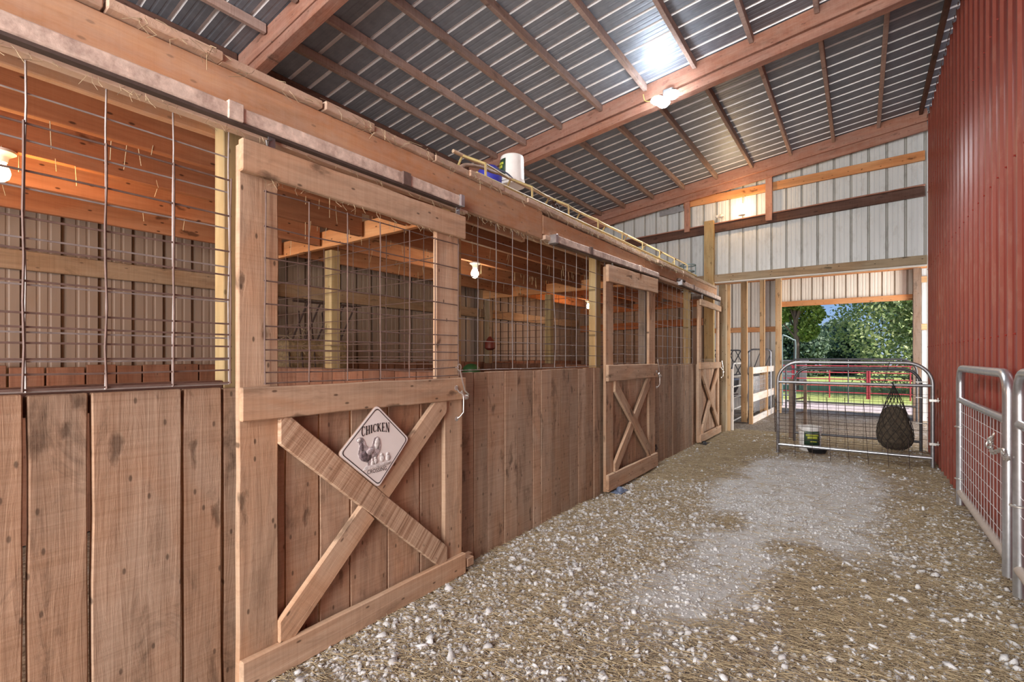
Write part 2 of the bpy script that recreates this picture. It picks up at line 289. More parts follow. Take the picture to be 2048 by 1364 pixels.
# ------------------------------------------------------------------ mesh builder
class MB:
    def __init__(s): s.v = []; s.f = []; s.gc = []; s.r = []; s.sm = []; s.mi = []
    def add(s, vs, fs, gc=None, rnd=None, smooth=False, mi=0):
        o = len(s.v); rnd = random.random() if rnd is None else rnd
        s.v += [tuple(p) for p in vs]; s.f += [tuple(i + o for i in f) for f in fs]
        s.gc += (gc if gc is not None else [tuple(p) for p in vs]); s.r += [rnd] * len(vs)
        s.sm += [smooth] * len(fs); s.mi += [mi] * len(fs)
        return s
    def board(s, a, b, w, t, n, rough=0.0, seg=None, rnd=None, mi=0):
        """a,b: centres of the two ends; w: width across, t: thickness along n"""
        a = Vector(a); b = Vector(b); n = Vector(n).normalized(); d = b - a; Lg = d.length; d /= Lg
        n = (n - d * n.dot(d)).normalized(); ac = n.cross(d).normalized()
        k = seg or (max(1, int(Lg / 0.22)) if rough > 0 else 1)
        off = (random.random() * 90, random.random() * 90, random.random() * 90)
        vs = []; gc = []
        for i in range(k + 1):
            x = Lg * i / k; c = a + d * x
            w0 = w / 2 + (random.uniform(-rough, rough) if rough else 0); w1 = w / 2 + (random.uniform(-rough, rough) if rough else 0)
            tt = t / 2
            for (sw, st) in ((-w0, -tt), (w1, -tt), (w1, tt), (-w0, tt)):
                vs.append(c + ac * sw + n * st); gc.append((x + off[0], sw + off[1], st + off[2]))
        fs = [(3, 2, 1, 0), tuple(4 * k + j for j in range(4))]
        for i in range(k):
            o = 4 * i
            for j in range(4):
                j2 = (j + 1) % 4; fs.append((o + j, o + j2, o + 4 + j2, o + 4 + j))
        return s.add(vs, fs, gc, rnd, mi=mi)
    def box(s, lo, hi, mi=0):
        x0, y0, z0 = lo; x1, y1, z1 = hi
        vs = [(x0, y0, z0), (x1, y0, z0), (x1, y1, z0), (x0, y1, z0), (x0, y0, z1), (x1, y0, z1), (x1, y1, z1), (x0, y1, z1)]
        return s.add(vs, [(3, 2, 1, 0), (4, 5, 6, 7), (0, 1, 5, 4), (1, 2, 6, 5), (2, 3, 7, 6), (3, 0, 4, 7)], mi=mi)
    def tube(s, pts, r, n=8, cap=True, mi=0, closed=False, rads=None):
        P = [Vector(p) for p in pts]; m = len(P); vs = []; fs = []
        prev = None
        for i, p in enumerate(P):
            if closed: t = (P[(i + 1) % m] - P[i - 1])
            else: t = (P[min(i + 1, m - 1)] - P[max(i - 1, 0)])
            t.normalize()
            if prev is None:
                u = Vector((0, 0, 1)) if abs(t.z) < 0.9 else Vector((1, 0, 0)); u = (u - t * u.dot(t)).normalized()
            else:
                u = prev - t * prev.dot(t)
                u = u.normalized() if u.length > 1e-6 else Vector((1, 0, 0))
            prev = u; w = t.cross(u); rr = rads[i] if rads else r
            for k in range(n):
                a = 2 * PI * k / n; vs.append(p + (u * math.cos(a) + w * math.sin(a)) * rr)
        rng_ = m if closed else m - 1
        for i in range(rng_):
            a0 = i * n; b0 = ((i + 1) % m) * n
            for k in range(n):
                k2 = (k + 1) % n; fs.append((a0 + k, a0 + k2, b0 + k2, b0 + k))
        if cap and not closed:
            fs.append(tuple(range(n - 1, -1, -1))); fs.append(tuple((m - 1) * n + k for k in range(n)))
        return s.add(vs, fs, smooth=True, mi=mi)
    def lathe(s, c, prof, n=24, axis='Z', mi=0, caps=(True, True)):
        vs = []; fs = []; c = Vector(c)
        for (r, h) in prof:
            for k in range(n):
                a = 2 * PI * k / n; x, y = r * math.cos(a), r * math.sin(a)
                vs.append(c + (Vector((x, y, h)) if axis == 'Z' else Vector((h, x, y)) if axis == 'X' else Vector((x, h, y))))
        for i in range(len(prof) - 1):
            for k in range(n):
                k2 = (k + 1) % n; fs.append((i * n + k, i * n + k2, (i + 1) * n + k2, (i + 1) * n + k))
        if caps[0]: fs.append(tuple(range(n - 1, -1, -1)))
        if caps[1]: fs.append(tuple((len(prof) - 1) * n + k for k in range(n)))
        return s.add(vs, fs, smooth=True, mi=mi)
    def prism(s, poly, o, u, v, h, mi=0):
        """extrude a 2-D polygon (in the u,v plane at o) by vector h"""
        o = Vector(o); u = Vector(u); v = Vector(v); h = Vector(h); n = len(poly)
        lo = [o + u * p[0] + v * p[1] for p in poly]; hi = [p + h for p in lo]
        fs = [tuple(range(n - 1, -1, -1)), tuple(range(n, 2 * n))] + [(i, (i + 1) % n, n + (i + 1) % n, n + i) for i in range(n)]
        return s.add(lo + hi, fs, mi=mi)
    def build(s, name, mat, parent=None, origin=None, bevel=0.0, kind=None, label=None, solid=0.0):
        if parent is not None: org = world_loc(parent)
        elif origin is not None: org = Vector(origin)
        else:
            a = np.array(s.v); org = Vector(((a[:, 0].min() + a[:, 0].max()) / 2, (a[:, 1].min() + a[:, 1].max()) / 2, a[:, 2].min()))
        me = bpy.data.meshes.new(name)
        me.from_pydata([(p[0] - org.x, p[1] - org.y, p[2] - org.z) for p in s.v], [], s.f)
        at = me.attributes.new('gc', 'FLOAT_VECTOR', 'POINT'); at.data.foreach_set('vector', np.array(s.gc, dtype=np.float32).ravel())
        ar = me.attributes.new('rnd', 'FLOAT', 'POINT'); ar.data.foreach_set('value', np.array(s.r, dtype=np.float32))
        me.polygons.foreach_set('use_smooth', s.sm)
        mats = mat if isinstance(mat, (list, tuple)) else [mat]
        for q in mats: me.materials.append(q)
        me.polygons.foreach_set('material_index', s.mi)
        me.update()
        if any(s.sm): 
            try: me.set_sharp_from_angle(angle=math.radians(50))
            except Exception: pass
        o = bpy.data.objects.new(name, me); COL.objects.link(o)
        if parent is not None: o.parent = parent; o.location = (0, 0, 0)
        else: o.location = org
        if bevel:
            b = o.modifiers.new('bevel', 'BEVEL'); b.width = bevel; b.segments = 1; b.limit_method = 'ANGLE'; b.angle_limit = math.radians(50)
        if solid:
            q = o.modifiers.new('solid', 'SOLIDIFY'); q.thickness = solid
        if kind: o['kind'] = kind
        if label: o['label'] = label
        return o
def world_loc(o):
    l = Vector((0, 0, 0))
    while o is not None: l += Vector(o.location); o = o.parent
    return l
def thing(name, loc, label=None, cat=None, group=None, kind=None):
    o = bpy.data.objects.new(name, None); COL.objects.link(o); o.location = loc; o.empty_display_size = 0.1
    return tag(o, label, cat, group, kind)
def tag(o, label=None, cat=None, group=None, kind=None):
    if label: o['label'] = label
    if cat: o['category'] = cat
    if group: o['group'] = group
    if kind: o['kind'] = kind
    return o
def ribbed(u0, u1, pitch, phase, h0, h1, rise, plane, out=1, base=0.058, top=0.028, minor=True, slope=0.0, minor_h=0.0035, ribside=False):
    """ribbed steel sheet. plane 'Y': lies at Y=const, u=X, v=Z; 'X': lies at X=const, u=Y, v=Z; 'R': roof, u=Y, v=X
    h0/h1 may be functions of u. rise: rib height towards `out` along the normal."""
    prof = []
    k0 = math.floor((u0 - phase) / pitch) - 1; k1 = math.ceil((u1 - phase) / pitch) + 1
    for k in range(k0, k1):
        c = phase + k * pitch
        prof += [(c - base / 2, 0.0, 1), (c - top / 2, rise, 1), (c + top / 2, rise, 1), (c + base / 2, 0.0, 0)]
        if minor:
            for q in (0.36, 0.64):
                e = c + pitch * q
                prof += [(e - 0.013, 0, 0), (e - 0.005, minor_h, 0), (e + 0.005, minor_h, 0), (e + 0.013, 0, 0)]
    prof = [p for p in prof if u0 <= p[0] <= u1]
    prof = [(u0, 0, 0)] + prof + [(u1, 0, 0)]
    m = MB(); vs = []; fs = []
    f0 = h0 if callable(h0) else (lambda u: h0); f1 = h1 if callable(h1) else (lambda u: h1)
    for (u, r, q_) in prof:
        for hf in (f0, f1):
            h = hf(u)
            if plane[0] == 'Y': vs.append((u, plane[1] + out * r, h))
            elif plane[0] == 'X': vs.append((plane[1] + out * r, u, h))
            else: vs.append((h, u, plane[1] + slope * h + out * r))
    for i in range(len(prof) - 1): fs.append((2 * i, 2 * i + 2, 2 * i + 3, 2 * i + 1))
    m.add(vs, fs); m.mi = [p[2] if (k < len(prof) - 1 and not (ribside and abs(prof[k + 1][1] - p[1]) < 1e-6)) else 0 for k, p in enumerate(prof[:-1])]; return m

# ------------------------------------------------------------------ floor (value noise helper)
def vnoise(x, y, s, seed):
    r = np.random.default_rng(seed); gsz = 256; g = r.random((gsz, gsz))
    fx = x * s + 97.3; fy = y * s + 55.1; ix = np.floor(fx).astype(int); iy = np.floor(fy).astype(int)
    tx = fx - ix; ty = fy - iy; tx = tx * tx * (3 - 2 * tx); ty = ty * ty * (3 - 2 * ty)
    a = g[ix % gsz, iy % gsz]; b = g[(ix + 1) % gsz, iy % gsz]; c = g[ix % gsz, (iy + 1) % gsz]; d = g[(ix + 1) % gsz, (iy + 1) % gsz]
    return (a * (1 - tx) + b * tx) * (1 - ty) + (c * (1 - tx) + d * tx) * ty
def fbm(x, y, s, seed, o=4):
    v = 0; a = 0.5
    for i in range(o): v = v + a * vnoise(x, y, s * 2 ** i, seed + i); a *= 0.5
    return v / (1 - 0.5 ** o)
# patches of grey stone dust (+) and of trodden hay (-): x, y, rx, ry, amount
PATCH = [(-0.50, 6.6, 0.95, 1.35, 0.75), (-0.6, 5.0, 0.70, 0.95, 0.62), (-0.62, 3.6, 0.45, 0.8, 0.48), (-0.95, 2.6, 0.4, 0.45, 0.25), (-0.1, 4.3, 0.35, 0.4, 0.2),
         (-1.6, 6.4, 0.5, 2.0, -0.35), (-0.9, 4.55, 0.16, 0.2, -0.45), (0.35, 6.3, 0.4, 1.6, -0.25), (-0.45, 4.0, 0.28, 0.22, -0.6), (-0.05, 3.3, 0.5, 0.45, -0.6), (0.3, 2.9, 0.3, 0.4, -0.2), (-0.95, 4.35, 0.2, 0.18, -0.4),
         (-0.6, 9.4, 1.4, 1.3, -0.25), (0.3, 2.2, 0.35, 0.35, 0.22)]
def dustf(x, y):
    v = 0.27 + 0.38 * (fbm(x, y, 1.7, 3) - 0.5)
    wx = x + 0.35 * (fbm(x, y, 1.3, 21) - 0.5); wy = y + 0.6 * (fbm(x, y, 1.3, 31) - 0.5)
    for (px, py, rx, ry, a) in PATCH: v = v + a * np.exp(-((wx - px) / rx) ** 2 - ((wy - py) / ry) ** 2)
    return np.clip(v, 0, 1)
def hgt(x, y): return -0.012 + 0.028 * (fbm(x, y, 1.1, 60) - 0.5) + 0.012 * (fbm(x, y, 7.0, 70, 3) - 0.5)
def make_floor():
    xs = np.arange(-5.3, 6.01, 0.05); ys = np.arange(-4.5, 15.41, 0.05)
    Xg, Yg = np.meshgrid(xs, ys, indexing='ij'); Z = hgt(Xg, Yg)
    v = np.stack([Xg.ravel(), Yg.ravel(), Z.ravel()], 1); nx, ny = len(xs), len(ys)
    i = np.arange(nx - 1)[:, None] * ny + np.arange(ny - 1)[None, :]; i = i.ravel()
    f = np.stack([i, i + ny, i + ny + 1, i + 1], 1)
    me = np_mesh('floor', v, f); at = me.attributes.new('dust', 'FLOAT', 'POINT'); at.data.foreach_set('value', dustf(Xg, Yg).ravel().astype(np.float32))
    me.polygons.foreach_set('use_smooth', [True] * len(f)); me.materials.append(M['ground'])
    o = bpy.data.objects.new('floor', me); COL.objects.link(o); return tag(o, 'gravel, stone dust and trodden hay floor of the barn aisle', kind='structure')
def np_mesh(name, v, f):
    me = bpy.data.meshes.new(name); v = np.asarray(v, dtype=np.float32); f = np.asarray(f, dtype=np.int32)
    me.vertices.add(len(v)); me.vertices.foreach_set('co', v.ravel())
    k = f.shape[1]; me.loops.add(f.size); me.loops.foreach_set('vertex_index', f.ravel())
    me.polygons.add(len(f)); me.polygons.foreach_set('loop_start', np.arange(0, f.size, k, dtype=np.int32)); me.update(calc_edges=True); me.validate()
    return me
make_floor()
yg = MB(); yg.box((-60, 15.35, -0.12), (60, 90, -0.03)); yg.box((5.9, -20, -0.12), (60, 15.4, -0.03)); yg.box((-60, -20, -0.12), (-5.25, 15.4, -0.03)); yg.box((-5.3, -20, -0.12), (6, -4.4, -0.03))
tag(yg.build('ground', M['yard'], origin=(0, 0, 0)), 'dirt yard and pasture outside the barn', kind='structure')

# ------------------------------------------------------------------ roof
Z0, SL = 4.903, 0.1185          # purlin undersides: z = Z0 + SL*x
ROOF = 0.09
ceiling = thing('ceiling', (-2.1, 3, 4.7), 'galvanised shed roof on purlins and rafters, seen from below', kind='structure')
rb = ribbed(-4.4, 9.62, 0.2237, 2.589, -5.35, 6.0, 0.022, ('R', Z0 + ROOF), out=1, base=0.040, top=0.022, slope=SL, minor_h=0.002)  # added width beyond the red wall is unseen and only blocks sun
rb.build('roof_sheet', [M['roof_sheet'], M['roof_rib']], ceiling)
RY = (-1.2, 2.33, 5.80, 9.40)
def zr(x, dz): return Z0 + SL * x + dz
def slopeboard(m, y0, y1, x0, x1, d0, d1):
    yc = (y0 + y1) / 2; zc = (d0 + d1) / 2
    m.board((x0, yc, zr(x0, zc)), (x1, yc, zr(x1, zc)), abs(d1 - d0), y1 - y0, (0, 1, 0), rough=0.002)
for k, y in enumerate(RY):
    m = MB()
    if k < 3:
        slopeboard(m, y, y + 0.04, -5.1, 0.80, -0.14, 0.085)
        slopeboard(m, y - 0.045, y - 0.002, -5.1, 0.80, -0.10, 0.085)
        slopeboard(m, y - 0.06, y + 0.05, -5.1, 0.80, -0.235, -0.142)
    else:
        slopeboard(m, y - 0.04, y, -5.1, 0.80, -0.10, 0.085)
        slopeboard(m, y + 0.005, y + 0.05, -5.1, 0.80, -0.225, -0.07)
    m.build('rafter', M['rafter'], ceiling, bevel=0.004)
PX = [0.72, 0.22, -0.36, -0.96, -1.555, -2.14, -2.735, -3.33, -3.92, -4.45, -5.02]
spans = [(-4.3, -1.27), (-1.15, 2.27), (2.375, 5.74), (5.855, 9.35)]
for x in PX:
    for (a, b) in spans:
        m = MB(); w = 0.045 if x > -5 else 0.06
        hh = ROOF if x > -5 else 0.16
        m.board((x, a, zr(x, ROOF - hh / 2)), (x, b, zr(x, ROOF - hh / 2)), hh - 0.004, w, (1, 0, 0), rough=0.0015)
        m.build('purlin', M['purlin' if x > -5 else 'dark'] if x < 0.6 else M['dark'], ceiling, bevel=0.003)

# ------------------------------------------------------------------ walls
def topz(x): return Z0 + SL * x + ROOF
wf = thing('wall_far', (-1.5, 9.55, 0), 'white ribbed steel end wall with wooden girts above the opening', kind='structure')
ribbed(-2.30, 0.84, 0.2289, -1.962, 2.80, topz, 0.020, ('Y', 9.56), out=1, base=0.036, top=0.016, minor=True).build('siding', [M['white_sheet'], M['white_rib']], wf, solid=0.0015)
ribbed(-5.15, -2.30, 0.2289, -1.962, 2.62, topz, 0.020, ('Y', 9.56), out=1, base=0.036, top=0.016).build('siding', [M['white_sheet'], M['white_rib']], wf, solid=0.0015)
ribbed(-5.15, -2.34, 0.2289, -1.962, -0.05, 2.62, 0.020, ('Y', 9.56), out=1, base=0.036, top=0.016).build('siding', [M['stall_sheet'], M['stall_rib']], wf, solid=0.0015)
# seams: shade painted into the rib face colour
def girt(parent, name, mat, x0, z0a, x1, z1a, h, y, t=0.04, b=0.003):
    m = MB(); m.board((x0, y, z0a + h / 2), (x1, y, z1a + h / 2), h, t, (0, 1, 0), rough=0.002); return m.build(name, mat, parent, bevel=b)
girt(wf, 'girt', M['dark'], -5.0, 3.795 - 0.035 * 5.0, 0.78, 3.822, 0.145, 9.515, 0.05)
girt(wf, 'girt_cap', M['rafter'], -5.0, 3.795 - 0.035 * 5.0 + 0.148, 0.78, 3.822 + 0.148, 0.02, 9.50, 0.09)
girt(wf, 'girt', M['orange'], -2.78, 4.341 - 0.024 * 2.78, 0.78, 4.36, 0.145, 9.515, 0.04)
girt(wf, 'header', M['treated'], -5.0, 2.79, 0.80, 2.79, 0.135, 9.50, 0.09)
girt(wf, 'header_underside', M['trim_white'], -2.2, 2.770, 0.80, 2.770, 0.016, 9.51, 0.12)
girt(wf, 'girt', M['joist'], -5.0, 2.32, -2.42, 2.36, 0.14, 9.49, 0.05)
girt(wf, 'girt', M['joist'], -5.0, 1.94, -2.42, 2.00, 0.14, 9.49, 0.05)
for (x0, x1, za, zb, mt) in ((-2.75, -2.65, 3.79, 4.60, 'rafter'), (-1.355, -1.25, 3.78, 4.76, 'rafter')):
    m = MB(); m.board(((x0 + x1) / 2, 9.455, za), ((x0 + x1) / 2, 9.455, zb), x1 - x0, 0.04, (0, 1, 0), rough=0.002); m.build('hanger_board', M[mt], wf, bevel=0.003)
m = MB(); m.board((-2.29, 9.44, 0), (-2.29, 9.44, 3.93), 0.17, 0.09, (0, 1, 0), rough=0.002); m.build('corner_post', M['post'], wf, bevel=0.004)
m = MB(); m.board((-3.25, 9.50, 4.24), (-2.78, 9.50, 4.275), 0.10, 0.004, (0, 1, 0)); m.build('flashing', M['galv'], wf)
# jamb at the passage
m = MB(); m.board((-2.115, 9.74, -0.02), (-2.115, 9.74, 2.77), 0.13, 0.13, (0, 1, 0), rough=0.002); m.build('jamb_post', M['treated'], wf, bevel=0.005)
m = MB(); m.board((-2.03, 9.80, 0.0), (-2.03, 9.80, 2.77), 0.06, 0.03, (0, 1, 0)); m.build('jamb_trim', M['pine'], wf, bevel=0.002)

wr = thing('wall_right', (0.8, 3, 0), 'barn red ribbed steel wall along the right side of the aisle', kind='structure')
ribbed(-4.3, 9.43, 0.2380, 4.365, -0.10, 4.985, 0.018, ('X', 0.82), out=-1, base=0.056, top=0.026, minor=False).build('siding', [M['red_sheet'], M['red_rib']], wr)
ribbed(0.9, 6.0, 0.238, 1.0, -0.10, 5.6, 0.018, ('Y', 9.44), out=1, minor=False).build('end_siding', M['red_sheet'], wr)
m = MB(); m.box((0.80, 9.425, -0.05), (0.90, 9.46, 2.78)); m.build('corner_trim', M['trim_white'], wr)
m = MB()
for i in range(120):
    y = 9.3 - i * 0.115; m.tube([(0.79, y, 4.96), (0.785 + random.uniform(-.01, .01), y + random.uniform(-.03, .03), 4.93 - random.random() * 0.03)], 0.004, 4)
m.build('foam_edge', M['dark'], wr)
m = MB()   # screws on the red siding
for k in range(-30, 26):
    y = 4.365 + 0.238 * k
    if y > 9.4: continue
    for z in (0.5, 1.55, 2.7, 3.85): m.lathe((0.803, y + 0.06, z), [(0.006, -0.006), (0.006, 0.004), (0.011, 0.005), (0.011, 0.016)][::-1], 6, 'X')
m.build('screw_heads', M['red_sheet'], wr)

wb = thing('wall_left', (-5.1, 3, 0), 'steel back wall behind the stalls with pine girts', kind='structure')
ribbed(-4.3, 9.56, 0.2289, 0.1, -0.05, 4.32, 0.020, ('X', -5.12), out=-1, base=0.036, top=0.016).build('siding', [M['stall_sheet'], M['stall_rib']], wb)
for z, mt in ((2.05, 'loft'), ):
    for (a, b) in ((-4.2, 2.42), (2.46, 6.02), (6.08, 9.4)):
        m = MB(); m.board((-5.06, a, z + 0.07), (-5.06, b, z + 0.07), 0.14, 0.05, (1, 0, 0), rough=0.003); m.build('girt', M[mt], wb, bevel=0.004)
m = MB()
y = -4.2
while y < 9.4:
    w = random.uniform(0.15, 0.26); m.board((-5.04, y + w / 2, 0.0), (-5.04, y + w / 2, 1.33 + random.uniform(-.01, .01)), w - 0.012, 0.04, (1, 0, 0), rough=0.002); y += w
m.build('kick_boards', M['pallet'], wb, bevel=0.003)

# ------------------------------------------------------------------ annexe beyond the opening
wx = thing('wall_back', (-1, 14, 0), 'cream steel far wall with pine framing around the wide doorway', kind='structure')
YB = 14.0
ribbed(-8.0, -1.70, 0.2289, -1.9, -0.05, 3.9, 0.02, ('Y', YB), out=1, base=0.036, top=0.016).build('siding', [M['cream_sheet'], M['cream_rib']], wx)
ribbed(-1.70, 1.05, 0.2289, -1.9, 2.70, 3.9, 0.02, ('Y', YB), out=1, base=0.036, top=0.016).build('siding', [M['cream_sheet'], M['cream_rib']], wx)
ribbed(1.05, 1.65, 0.2289, -1.9, -0.05, 3.9, 0.02, ('Y', YB), out=1, base=0.036, top=0.016).build('siding', [M['white_sheet'], M['white_rib']], wx)  # greyer sheet paints in the shade on this end of the wall
girt(wx, 'top_beam', M['orange'], -8.0, 3.36, 1.6, 3.36, 0.19, YB - 0.05, 0.05)
girt(wx, 'lintel', M['orange'], -1.66, 2.67, 0.93, 2.67, 0.13, YB - 0.05, 0.06)
girt(wx, 'girt', M['orange'], -8.0, 2.05, -1.75, 2.05, 0.13, YB - 0.04, 0.04)
girt(wx, 'girt', M['pine'], 1.08, 2.0, 1.6, 2.0, 0.13, YB - 0.04, 0.04)
girt(wx, 'girt', M['pine'], 1.08, 3.05, 1.6, 3.05, 0.13, YB - 0.04, 0.04)
for (xa, xb, mt, zt) in ((-1.76, -1.63, 'pine', 3.7), (0.93, 1.07, 'dirtywood', 3.36)):
    m = MB(); m.board(((xa + xb) / 2, YB - 0.12, -0.02), ((xa + xb) / 2, YB - 0.12, zt), xb - xa, 0.14, (0, 1, 0), rough=0.002); m.build('jamb_post', M[mt], wx, bevel=0.005)
cx = thing('ceiling', (0, 11.8, 3.8), 'low steel roof over the passage beyond the end wall', kind='structure')
ribbed(9.60, 14.25, 0.2289, 9.7, -8.0, 4.6, 0.02, ('R', 3.95), out=1, slope=0.0).build('roof_sheet', M['roof_sheet'], cx)
for y in (10.6, 12.2):
    m = MB(); m.board((-8, y, 3.80), (4.6, y, 3.80), 0.19, 0.04, (0, 1, 0)); m.build('joist', M['orange'], cx)

# ------------------------------------------------------------------ stall fronts
XP = -2.18      # outer face of the planks
def wire_mesh(m, us, vs, P, r, jit=0.003, over=0.0, nseg=6, bow=None):
    """us: positions along u, vs: positions along z; P(u, z) -> point"""
    u0, u1, v0, v1 = min(us) - over, max(us) + over, min(vs) - over, max(vs) + over
    for u in us:
        pts = []
        for i in range(nseg + 1):
            v = v0 + (v1 - v0) * i / nseg; du = random.uniform(-jit, jit)
            if bow and abs(u - bow[0]) < 0.02: du += bow[1] * math.exp(-((v - bow[2]) / 0.22) ** 2)
            pts.append(P(u + du, v, 0))
        m.tube(pts, r, 5)
    for v in vs:
        pts = [P(u0 + (u1 - u0) * i / nseg, v + random.uniform(-jit, jit), 2 * r) for i in range(nseg + 1)]
        m.tube(pts, r, 5)
def plank_wall(joints, top, name, parent, mat='plank', xo=XP, t=0.038, gap=0.004):
    m = MB()
    for a, b in zip(joints[:-1], joints[1:]):
        g = gap
        dz = random.uniform(-0.006, 0.004); dx = random.uniform(-0.006, 0)
        m.board((xo - t / 2 + dx, (a + b) / 2, -0.06), (xo - t / 2 + dx, (a + b) / 2, top(a) + dz), (b - a) - g, t, (1, 0, 0), rough=0.0022)
    return m.build(name, M[mat], parent, bevel=0.004)

sf1 = thing('stall_partition', (XP, -0.6, 0), 'nearest stall front of wide rough boards with two overlapping wire panels above', 'stall partition')
mm_ = MB()
for a, b, dx in ((0.345, 0.499, -0.004), (0.506, 0.784, 0.0), (0.790, 0.935, -0.006), (0.941, 1.016, -0.012), (0.14, 0.337, 0.0), (-0.06, 0.133, -0.004), (-0.33, -0.066, 0), (-0.58, -0.336, 0), (-0.85, -0.586, -0.004), (-1.05, -0.856, 0), (-1.3, -1.056, -0.003), (-1.55, -1.306, 0), (-1.8, -1.556, 0), (-2.1, -1.806, 0), (-2.4, -2.106, 0)):
    mm_.board((XP - 0.02 + dx, (a + b) / 2, -0.06), (XP - 0.02 + dx, (a + b) / 2, 1.272 + 0.012 * (0.6 - a) + random.uniform(-.003, .003)), b - a - 0.004, 0.038, (1, 0, 0), rough=0.0028)
mm_.build('plank_cladding', M['plank'], sf1, bevel=0.004)
m = MB(); m.board((-2.265, 1.005, -0.05), (-2.265, 1.005, 2.56), 0.10, 0.085, (1, 0, 0)); m.build('post', M['post'], sf1, bevel=0.004)
m = MB(); m.board((-2.265, -1.2, -0.05), (-2.265, -1.2, 2.56), 0.10, 0.085, (1, 0, 0)); m.build('post', M['post'], sf1, bevel=0.004)
m = MB(); m.board((-2.25, -2.4, 1.25), (-2.25, 0.95, 1.25), 0.10, 0.05, (1, 0, 0), rough=0.002); m.build('nailing_rail', M['dark'], sf1)
m = MB(); wire_mesh(m, [0.955 - 0.2055 * k for k in range(13)], [1.285, 1.386, 1.481, 1.632, 1.784, 1.944, 2.10, 2.25, 2.40], lambda u, v, o: (-2.175 - o, u, v), 0.0034)
m.build('wire_panel', M['wire'], sf1, label='grey galvanised wire panel')
m = MB(); wire_mesh(m, [0.945 - 0.2055 * k for k in range(13)], [1.295, 1.344, 1.394, 1.445, 1.495, 1.54, 1.641, 1.743, 1.843, 1.99, 2.14], lambda u, v, o: (-2.135 - o, u, v), 0.0038, over=0.006)
m.build('wire_panel', M['rust'], sf1, label='rusty brown wire panel fixed over the grey one')

sf2 = thing('stall_partition', (XP, 3.5, 0), 'middle stall front of vertical boards between the first and second doors, square wire above', 'stall partition')
plank_wall([2.41, 2.571, 2.719, 2.924, 3.094, 3.313, 3.436, 3.60, 3.761, 3.919, 4.095, 4.26, 4.424, 4.555, 4.70], lambda y: 1.292, 'plank_cladding', sf2)
for y in (2.425, 4.615):
    m = MB(); m.board((-2.265, y, -0.05), (-2.265, y, 2.50), 0.11, 0.085, (1, 0, 0)); m.build('post', M['post'], sf2, bevel=0.004)
m = MB(); wire_mesh(m, [2.41 + 0.2075 * k for k in range(12)], [1.308, 1.41, 1.511, 1.66, 1.812, 1.96, 2.105, 2.255, 2.40], lambda u, v, o: (-2.19 - o, u, v), 0.0034, bow=(3.655, 0.035, 1.55))
m.build('wire_panel', M['wire'], sf2)
m = MB(); m.board((-2.25, 2.45, 1.24), (-2.25, 4.56, 1.24), 0.10, 0.05, (1, 0, 0), rough=0.002); m.build('nailing_rail', M['pallet'], sf2)

sf3 = thing('stall_partition', (XP, 6.9, 0), 'farthest stall front of narrow boards between the second and third doors', 'stall partition')
plank_wall([5.98, 6.14, 6.384, 6.568, 6.755, 6.939, 7.131, 7.314, 7.547, 7.73, 7.90, 8.10], lambda y: 1.288, 'plank_cladding', sf3)
for y in (6.02, 7.93):
    m = MB(); m.board((-2.265, y, -0.05), (-2.265, y, 2.50), 0.13, 0.085, (1, 0, 0)); m.build('post', M['post' if y > 7 else 'dirtywood'], sf3, bevel=0.004)
m = MB(); wire_mesh(m, [6.12 + 0.2055 * k for k in range(10)], [1.30, 1.387, 1.544, 1.687, 1.838, 1.988, 2.139, 2.289, 2.42], lambda u, v, o: (-2.19 - o, u, v), 0.0032)
m.build('wire_panel', M['wire'], sf3)

# header beams
def hbeam(y0, y1, zb0, zt0, zb1, zt1, label):
    m = MB(); n = 14
    m.board((-2.16, y0, (zb0 + zt0) / 2), (-2.16, y1, (zb1 + zt1) / 2), (zt0 - zb0 + zt1 - zb1) / 2, 0.04, (1, 0, 0), rough=0.002)
    m.board((-2.33, y0, (zb0 + zt0) / 2), (-2.33, y1, (zb1 + zt1) / 2), (zt0 - zb0 + zt1 - zb1) / 2, 0.04, (1, 0, 0), rough=0.002)
    o = m.build('header_beam', M['beam'], bevel=0.004); return tag(o, label, 'beam')
hbeam(-4.2, 3.385, 2.365, 2.600, 2.385, 2.600, 'deep orange-brown timber beam over the nearest stall and first door')
hbeam(3.395, 5.74, 2.412, 2.590, 2.445, 2.590, 'timber beam over the second stall door, darker at its near end')
hbeam(5.75, 9.36, 2.455, 2.600, 2.535, 2.645, 'pale timber beam running over the farthest stall and third door')

# loft deck
loft = thing('loft_deck', (-3.6, 3, 2.62), 'loft of rough boards laid across joists over the stalls', 'loft')
y = -4.2; npl = 0
while y < 9.3:
    w = random.choice((0.24, 0.30, 0.38, 0.46)) + random.uniform(-.015, .015)
    m = MB(); zt = 2.605 + (0.035 if y > 6 else 0.0) * (y - 6) / 3.3
    xe = -2.105 + random.uniform(-0.012, 0.012)
    th = random.uniform(0.034, 0.046)
    if y + w > 9.35: break
    m.board((xe, y + w / 2, zt + th / 2), (-5.0, y + w / 2, zt + th / 2), w - random.choice((0.002, 0.004, 0.012)), th, (0, 0, 1), rough=0.005, seg=8)
    m.build('plank', [M['dusty'], M['loft']][0 if True else 1], loft, bevel=0.004); y += w; npl += 1
for x in (-2.68, -3.22, -3.80, -4.42):
    for (a, b) in ((-4.2, 2.40), (2.50, 6.08), (6.16, 9.44)):
        m = MB(); m.board((x, a, 2.475), (x, b, 2.475 if b < 6.1 else 2.49), 0.235 if a < 2 else 0.21, 0.042, (1, 0, 0), rough=0.002)
        m.build('joist', M['joist'], loft, bevel=0.003)
